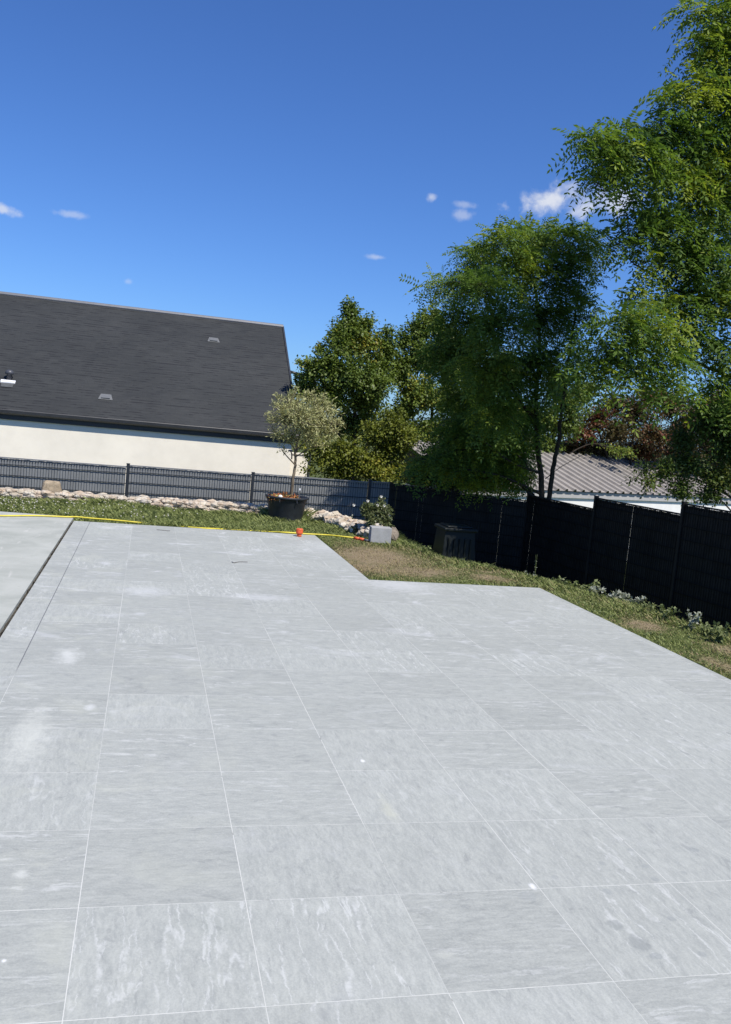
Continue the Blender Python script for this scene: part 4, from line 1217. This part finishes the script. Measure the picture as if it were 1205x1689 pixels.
def weed(x, y, hgt, wid, nl, seed, label, mat, leaf=.06, stalks=3, upright=False):
    rg = np.random.default_rng(seed); z0 = float(ground_z(x, y))
    r = empty('weed', (x, y, z0), label, 'weed', 'weeds along the edge of the lawn')
    b = MB(); V = []
    for s in range(stalks):
        a = rg.uniform(0, 6.28); sp = wid * (.25 if upright else rg.uniform(.3, 1))
        e = np.array([x + math.cos(a) * sp, y + math.sin(a) * sp, z0 + hgt * rg.uniform(.65, 1)])
        mid = np.array([x + math.cos(a) * sp * .3, y + math.sin(a) * sp * .3, z0 + hgt * .5])
        line = catmull([(x, y, z0 - .02), mid, e], 6)
        b.tube(line, [.005 - .003 * i / len(line) for i in range(len(line))], 4)
        for k in range(nl // stalks):
            t = rg.uniform(.15, 1.0); p = line[int(t * (len(line) - 1))]
            A = unit(rg.normal(size=3) + [0, 0, .25]); N = unit(rg.normal(size=3) * .5 + [0, 0, 1.0]); Sd = unit(np.cross(A, N))
            l = leaf * rg.uniform(.6, 1.2) * (1.1 - .5 * t if upright else 1); w_ = l * .28
            V.append([p, p + A * l * .45 + Sd * w_, p + A * l - [0, 0, l * .15], p + A * l * .45 - Sd * w_])
    b.build('stalk', MAT_WEED, r)
    V = np.array(V); quads_mesh('leaves', V, mat, r, rg.uniform(0, 1, len(V)))
    return r


p = atz(882, 950, -.03); weed(p[0], p[1], .36, .10, 26, 1, 'tallest weed of the lawn edge, two thin upright stalks against the shaded fence', MAT_WEED_P, .035, 2, True)
p = atz(868, 945, -.03); weed(p[0], p[1], .16, .07, 24, 2, 'short leafy weed just left of the tall thin stalks by the shaded fence', MAT_WEED_P, .05, 3, True)
wl_ = [(968, 966, .17, .16, 80, 'dark green leafy weed, the highest of the clump at the foot of the shaded fence', MAT_WEED, .07),
       (985, 975, .12, .16, 90, 'pale grey leaved weed right of the dark green one in the clump', MAT_WEED_P, .06), (1008, 982, .13, .17, 90, 'broad pale weed in the middle of the clump below the fence', MAT_WEED_P, .075),
       (1030, 988, .12, .15, 80, 'whitish weed with large leaves nearest the fence post in the clump', MAT_WEED_P, .07), (1050, 996, .13, .13, 60, 'spindly pale weed at the right end of the clump', MAT_WEED_P, .05),
       (940, 962, .10, .16, 80, 'low green weed at the left end of the clump below the fence', MAT_WEED, .055), (1095, 1022, .12, .15, 70, 'green weed beyond the clump, below the fence post', MAT_WEED, .05),
       (1140, 1040, .17, .13, 60, 'lone branching weed standing above the kerb strip near the right edge', MAT_WEED_P, .05), (1185, 1062, .14, .16, 80, 'leafy weed at the extreme right of the lawn edge', MAT_WEED, .055),
       (915, 958, .09, .14, 60, 'low straggly weed right of the tall thin stalks', MAT_WEED, .045), (760, 922, .13, .06, 18, 'slim weed stalk in front of the dark compost bin', MAT_WEED_P, .03), (700, 912, .10, .10, 40, 'grassy weed tuft at the left of the compost bin', MAT_WEED, .05),
       (1165, 1050, .10, .14, 60, 'short weed left of the one at the extreme right', MAT_WEED, .05), (1075, 1008, .09, .14, 60, 'low weed between the pale clump and the post', MAT_WEED, .045)]
for i, (u, v, hg, wd, nl, lb, mt, lf) in enumerate(wl_):
    p = atz(u, v, -.03); weed(p[0], p[1], hg * 1.35, wd * 1.3, int(nl * 1.7), 70 + i, lb, mt, lf, 6)
p = atz(597, 884, -.02); weed(p[0] - .05, p[1] + .15, .2, .16, 70, 95, 'drooping dark leaved plant in front of the rubble by the hose end', leaf_mat('dark_weed', (.025, .035, .015), (.08, .095, .05), None, 0, .15), .07, 7)
p = atz(578, 862, -.02); weed(p[0], p[1] + .3, .12, .16, 80, 96, 'pale leafy plant spilling over the rubble left of the rose', MAT_WEED_P, .05, 6)

# ------------------------------------------------------------------ hose, cap, twigs
MAT_HOSE = simple_mat('yellow_hose', (.70, .58, .06), .45, .12, 12, .4, .05)
MAT_ORANGE = simple_mat('orange_plastic', (.72, .13, .045), .5, .15, 25, .4, .1)
MAT_DARKP = simple_mat('grey_plastic', (.09, .09, .10), .5, .1, 12)
hp = []
for (u, v, z) in [(-260, 846, .02), (-120, 848, .02), (0, 850.5, .02), (60, 850.5, .02), (112, 852.5, .02), (126, 852.5, .018), (152, 855, .012), (190, 858, .012), (225, 861.5, .004), (240, 863, -.022), (285, 867.5, -.02), (332, 871, .004), (352, 872, .006), (375, 873.5, -.02), (440, 877, -.012), (468, 878, .018), (485, 879, .02), (505, 880.5, .014), (540, 882.5, .016), (565, 885, .024), (584, 887, .02)]:
    hp.append(atz(u, v, z))
he = hp[-1]; h2 = atz(592, 888.6, .02); h3 = atz(600, 890.2, .02); h4 = atz(606, 891.5, .02)
hose = empty('garden_hose', hp[10], 'yellow garden hose lying along the slab and lawn edge with an orange end fitting', 'garden hose')
b = MB(); b.tube(catmull(hp, 8), .0115, 8); b.build('hose_pipe', MAT_HOSE, hose, True)
b = MB(); b.tube([he, he + (h2 - he) * .5, h2], [.021, .024, .021], 10); b.build('connector', MAT_ORANGE, hose, True)
b = MB(); b.tube([h2, h2 + (h3 - h2) * .15, h3], [.016, .023, .021], 10); b.build('valve', MAT_ORANGE, hose, True)
b = MB(); b.tube([h3, h4], [.016, .020], 10); b.build('nozzle', MAT_DARKP, hose, True)

q = atz(493, 885, 0.0)
cap = empty('pipe_cap', q, 'orange plastic pipe cap standing on the far edge of the tiled terrace', 'pipe cap')
b = MB(); b.lathe(q, [(.036, .0), (.036, .045)], 20); b.build('lower_ring', MAT_ORANGE, cap, True)
b = MB(); b.lathe(q, [(.046, .046), (.050, .052), (.050, .115), (.046, .122), (.01, .124)], 20)
for t in np.linspace(0, 6.28, 14, endpoint=False):
    b.box((q[0] + .05 * math.cos(t), q[1] + .05 * math.sin(t), .083), (.006, .006, .05), t)
b.build('cap_top', MAT_ORANGE, cap)
MAT_TWIG = simple_mat('grey_twig', (.16, .15, .14), .9, .3, 30)
for lb, pts in (('thin curled dry twig lying mid terrace near the far rows of tiles', [(382, 926), (385, 928), (394, 926.6), (408, 926.8)]), ('grey sliver of bark on the terrace close to the lawn', [(258, 873.5), (268, 874.5), (280, 875.5)])):
    b = MB(); b.tube(catmull([atz(u, v, .007) for u, v in pts], 5), [.004] * (5 * (len(pts) - 1) + 1), 5); tag(b.build('twig', MAT_TWIG), lb, 'twig')

# ------------------------------------------------------------------ grass and clover
rg = np.random.default_rng(77)
m, h, o = new_mat('grass_blade')
g_ = h.n('ShaderNodeNewGeometry'); isl = g_.outputs['Random Per Island']
tn = h.n('ShaderNodeAttribute', attribute_name='tint').outputs['Fac']
c = h.mix(isl, (.135, .175, .042), (.36, .40, .15))
c = h.mix(h.ss(h.math('ADD', tn, h.math('MULTIPLY', h.math('SUBTRACT', isl, .5), .9)), .25, .75), c, h.mix(isl, (.46, .37, .21), (.27, .23, .11)))
p_ = h.n('ShaderNodeBsdfPrincipled'); h.put(p_.inputs['Base Color'], c); p_.inputs['Roughness'].default_value = .6; p_.inputs['Specular IOR Level'].default_value = .25
tr = h.n('ShaderNodeBsdfTranslucent'); h.put(tr.inputs['Color'], c)
ms = h.n('ShaderNodeMixShader'); ms.inputs[0].default_value = .3
h.t.links.new(p_.outputs[0], ms.inputs[1]); h.t.links.new(tr.outputs[0], ms.inputs[2]); h.t.links.new(ms.outputs[0], o.inputs['Surface'])
MAT_GRASS = m


def in_lawn(x, y):
    ter = (x > -0.83) & (x < 2.735) & (y < 10.80) | (x > -0.83) & (x < 4.89) & (y < 7.285) | (x < -0.83) & (y < 11.30 - .02 * (x + .83) * 1.0) & (x > -1.9) | (x <= -1.9) & (y < 11.34)
    rub = (y > 13.14) & (x < 3.1)
    return ~ter & ~rub & (x < crest_x(y) + .55)


def fbm(x, y):
    return (np.sin(x * 2.3 + 1.1 * y) + np.sin(3.7 * y - 1.9 * x + 2) + np.sin(5.9 * x + 4.1 * y + 1) * .6 + np.sin(9.1 * x - 7.7 * y) * .5) / 3.1


N0 = 330000
x = rg.uniform(-3.2, 7.2, N0); y = rg.uniform(1.5, 13.3, N0)
k = in_lawn(x, y); x, y = x[k], y[k]
dr = dryness(x, y) + .22 * fbm(x * 1.7, y * 1.7)
right = (x > 2.75) & (y < 10.9)
dr = np.clip(dr + np.where(right, .16, -.08), 0, 1)
keep = rg.uniform(0, 1, len(x)) < np.where(right, .85, 1) * (1 - .28 * dr)
x, y, dr, right = x[keep], y[keep], dr[keep], right[keep]
n = len(x); z = ground_z(x, y)
# longer tufts against the pot, rubble and slab
hgt = rg.uniform(.025, .065, n) * (1 - .45 * dr) * np.where(right, .72, 1.0) * (1 + .5 * np.clip(fbm(x, y), -1, 1))
hgt = hgt * np.where((y > 12.85) & (x < 3.1), 1.5, 1.0) * np.where((x < .3) & (y > 11.3), 1.3, 1) * np.where(np.hypot(x - PX, y - PY) < .45, 1.9, 1) * np.where(x > crest_x(y) - .25, 1.5, 1)
P = np.stack([x, y, z - .005], -1)
az = rg.uniform(0, 6.28, n); lean = rg.uniform(.2, 1.5, n)
D = np.stack([np.cos(az) * lean, np.sin(az) * lean, np.ones(n)], -1)
Sd = np.stack([-np.sin(az), np.cos(az), np.zeros(n)], -1); wd = rg.uniform(.0022, .0048, n)[:, None] * 1.3
tip = P + D * hgt[:, None]; mid = P + D * hgt[:, None] * .5 * np.array([.7, .7, 1.1])
V = np.stack([P - Sd * wd, P + Sd * wd, tip * 1.0 + Sd * wd * .15, mid - Sd * wd], 1)
go = quads_mesh('grass', V, MAT_GRASS, None, dr); tag(go, 'short sunlit lawn grass, worn and dry in places beside the terrace', 'grass', kind='stuff')
print('blades', n)
# clover leaves give the turf its broad-leaved grain
N0 = 30000
x = rg.uniform(-3.2, 7.2, N0); y = rg.uniform(1.5, 13.3, N0); k = in_lawn(x, y) & (rg.uniform(0, 1, N0) < .5 + .5 * fbm(x * 1.3 + 4, y * 1.3)) & (dryness(x, y) < .4); x, y = x[k], y[k]
n = len(x); z = ground_z(x, y) + rg.uniform(.008, .035, n); P = np.stack([x, y, z], -1)
A = unit(rg.normal(size=(n, 3)) * [1, 1, .3]); N = unit(rg.normal(size=(n, 3)) * .35 + [0, 0, 1]); Sd = unit(np.cross(A, N)); s = rg.uniform(.008, .018, n)[:, None]
V = np.stack([P - A * s, P + Sd * s, P + A * s, P - Sd * s], 1)
co = quads_mesh('ground_leaves', V, MAT_WEED, None, rg.uniform(0, .8, n)); tag(co, 'small round clover leaves scattered through the lawn', 'ground cover', kind='stuff')
# white clover heads at the left of the lawn
N0 = 1500
x = rg.uniform(-3.0, 1.6, N0); y = rg.uniform(11.35, 13.1, N0)
k = in_lawn(x, y) & (rg.uniform(0, 1, N0) < np.clip(.9 - (x + 3) * .22, 0, 1) * (.45 + .5 * fbm(x, y))); x, y = x[k], y[k]
P = np.stack([x, y, ground_z(x, y) + rg.uniform(.05, .09, len(x))], -1); s = .011
V = []
for ax in ((1, 0, .3), (0, 1, .3), (.6, -.6, .5)):
    A = np.array(ax) / np.linalg.norm(ax); B = unit(np.cross(A, [0, 0, 1.0])); C2 = np.array([0, 0, 1.0])
    V += [np.stack([P - B * s, P - C2 * s, P + B * s, P + C2 * s], 1), np.stack([P - A * s, P - B * s, P + A * s, P + B * s], 1)]
V = np.concatenate(V, 0)
cf = quads_mesh('clover_flowers', V, MAT_PETAL); tag(cf, 'white clover flowers dotting the grass in front of the boulder', 'flowers', kind='stuff')
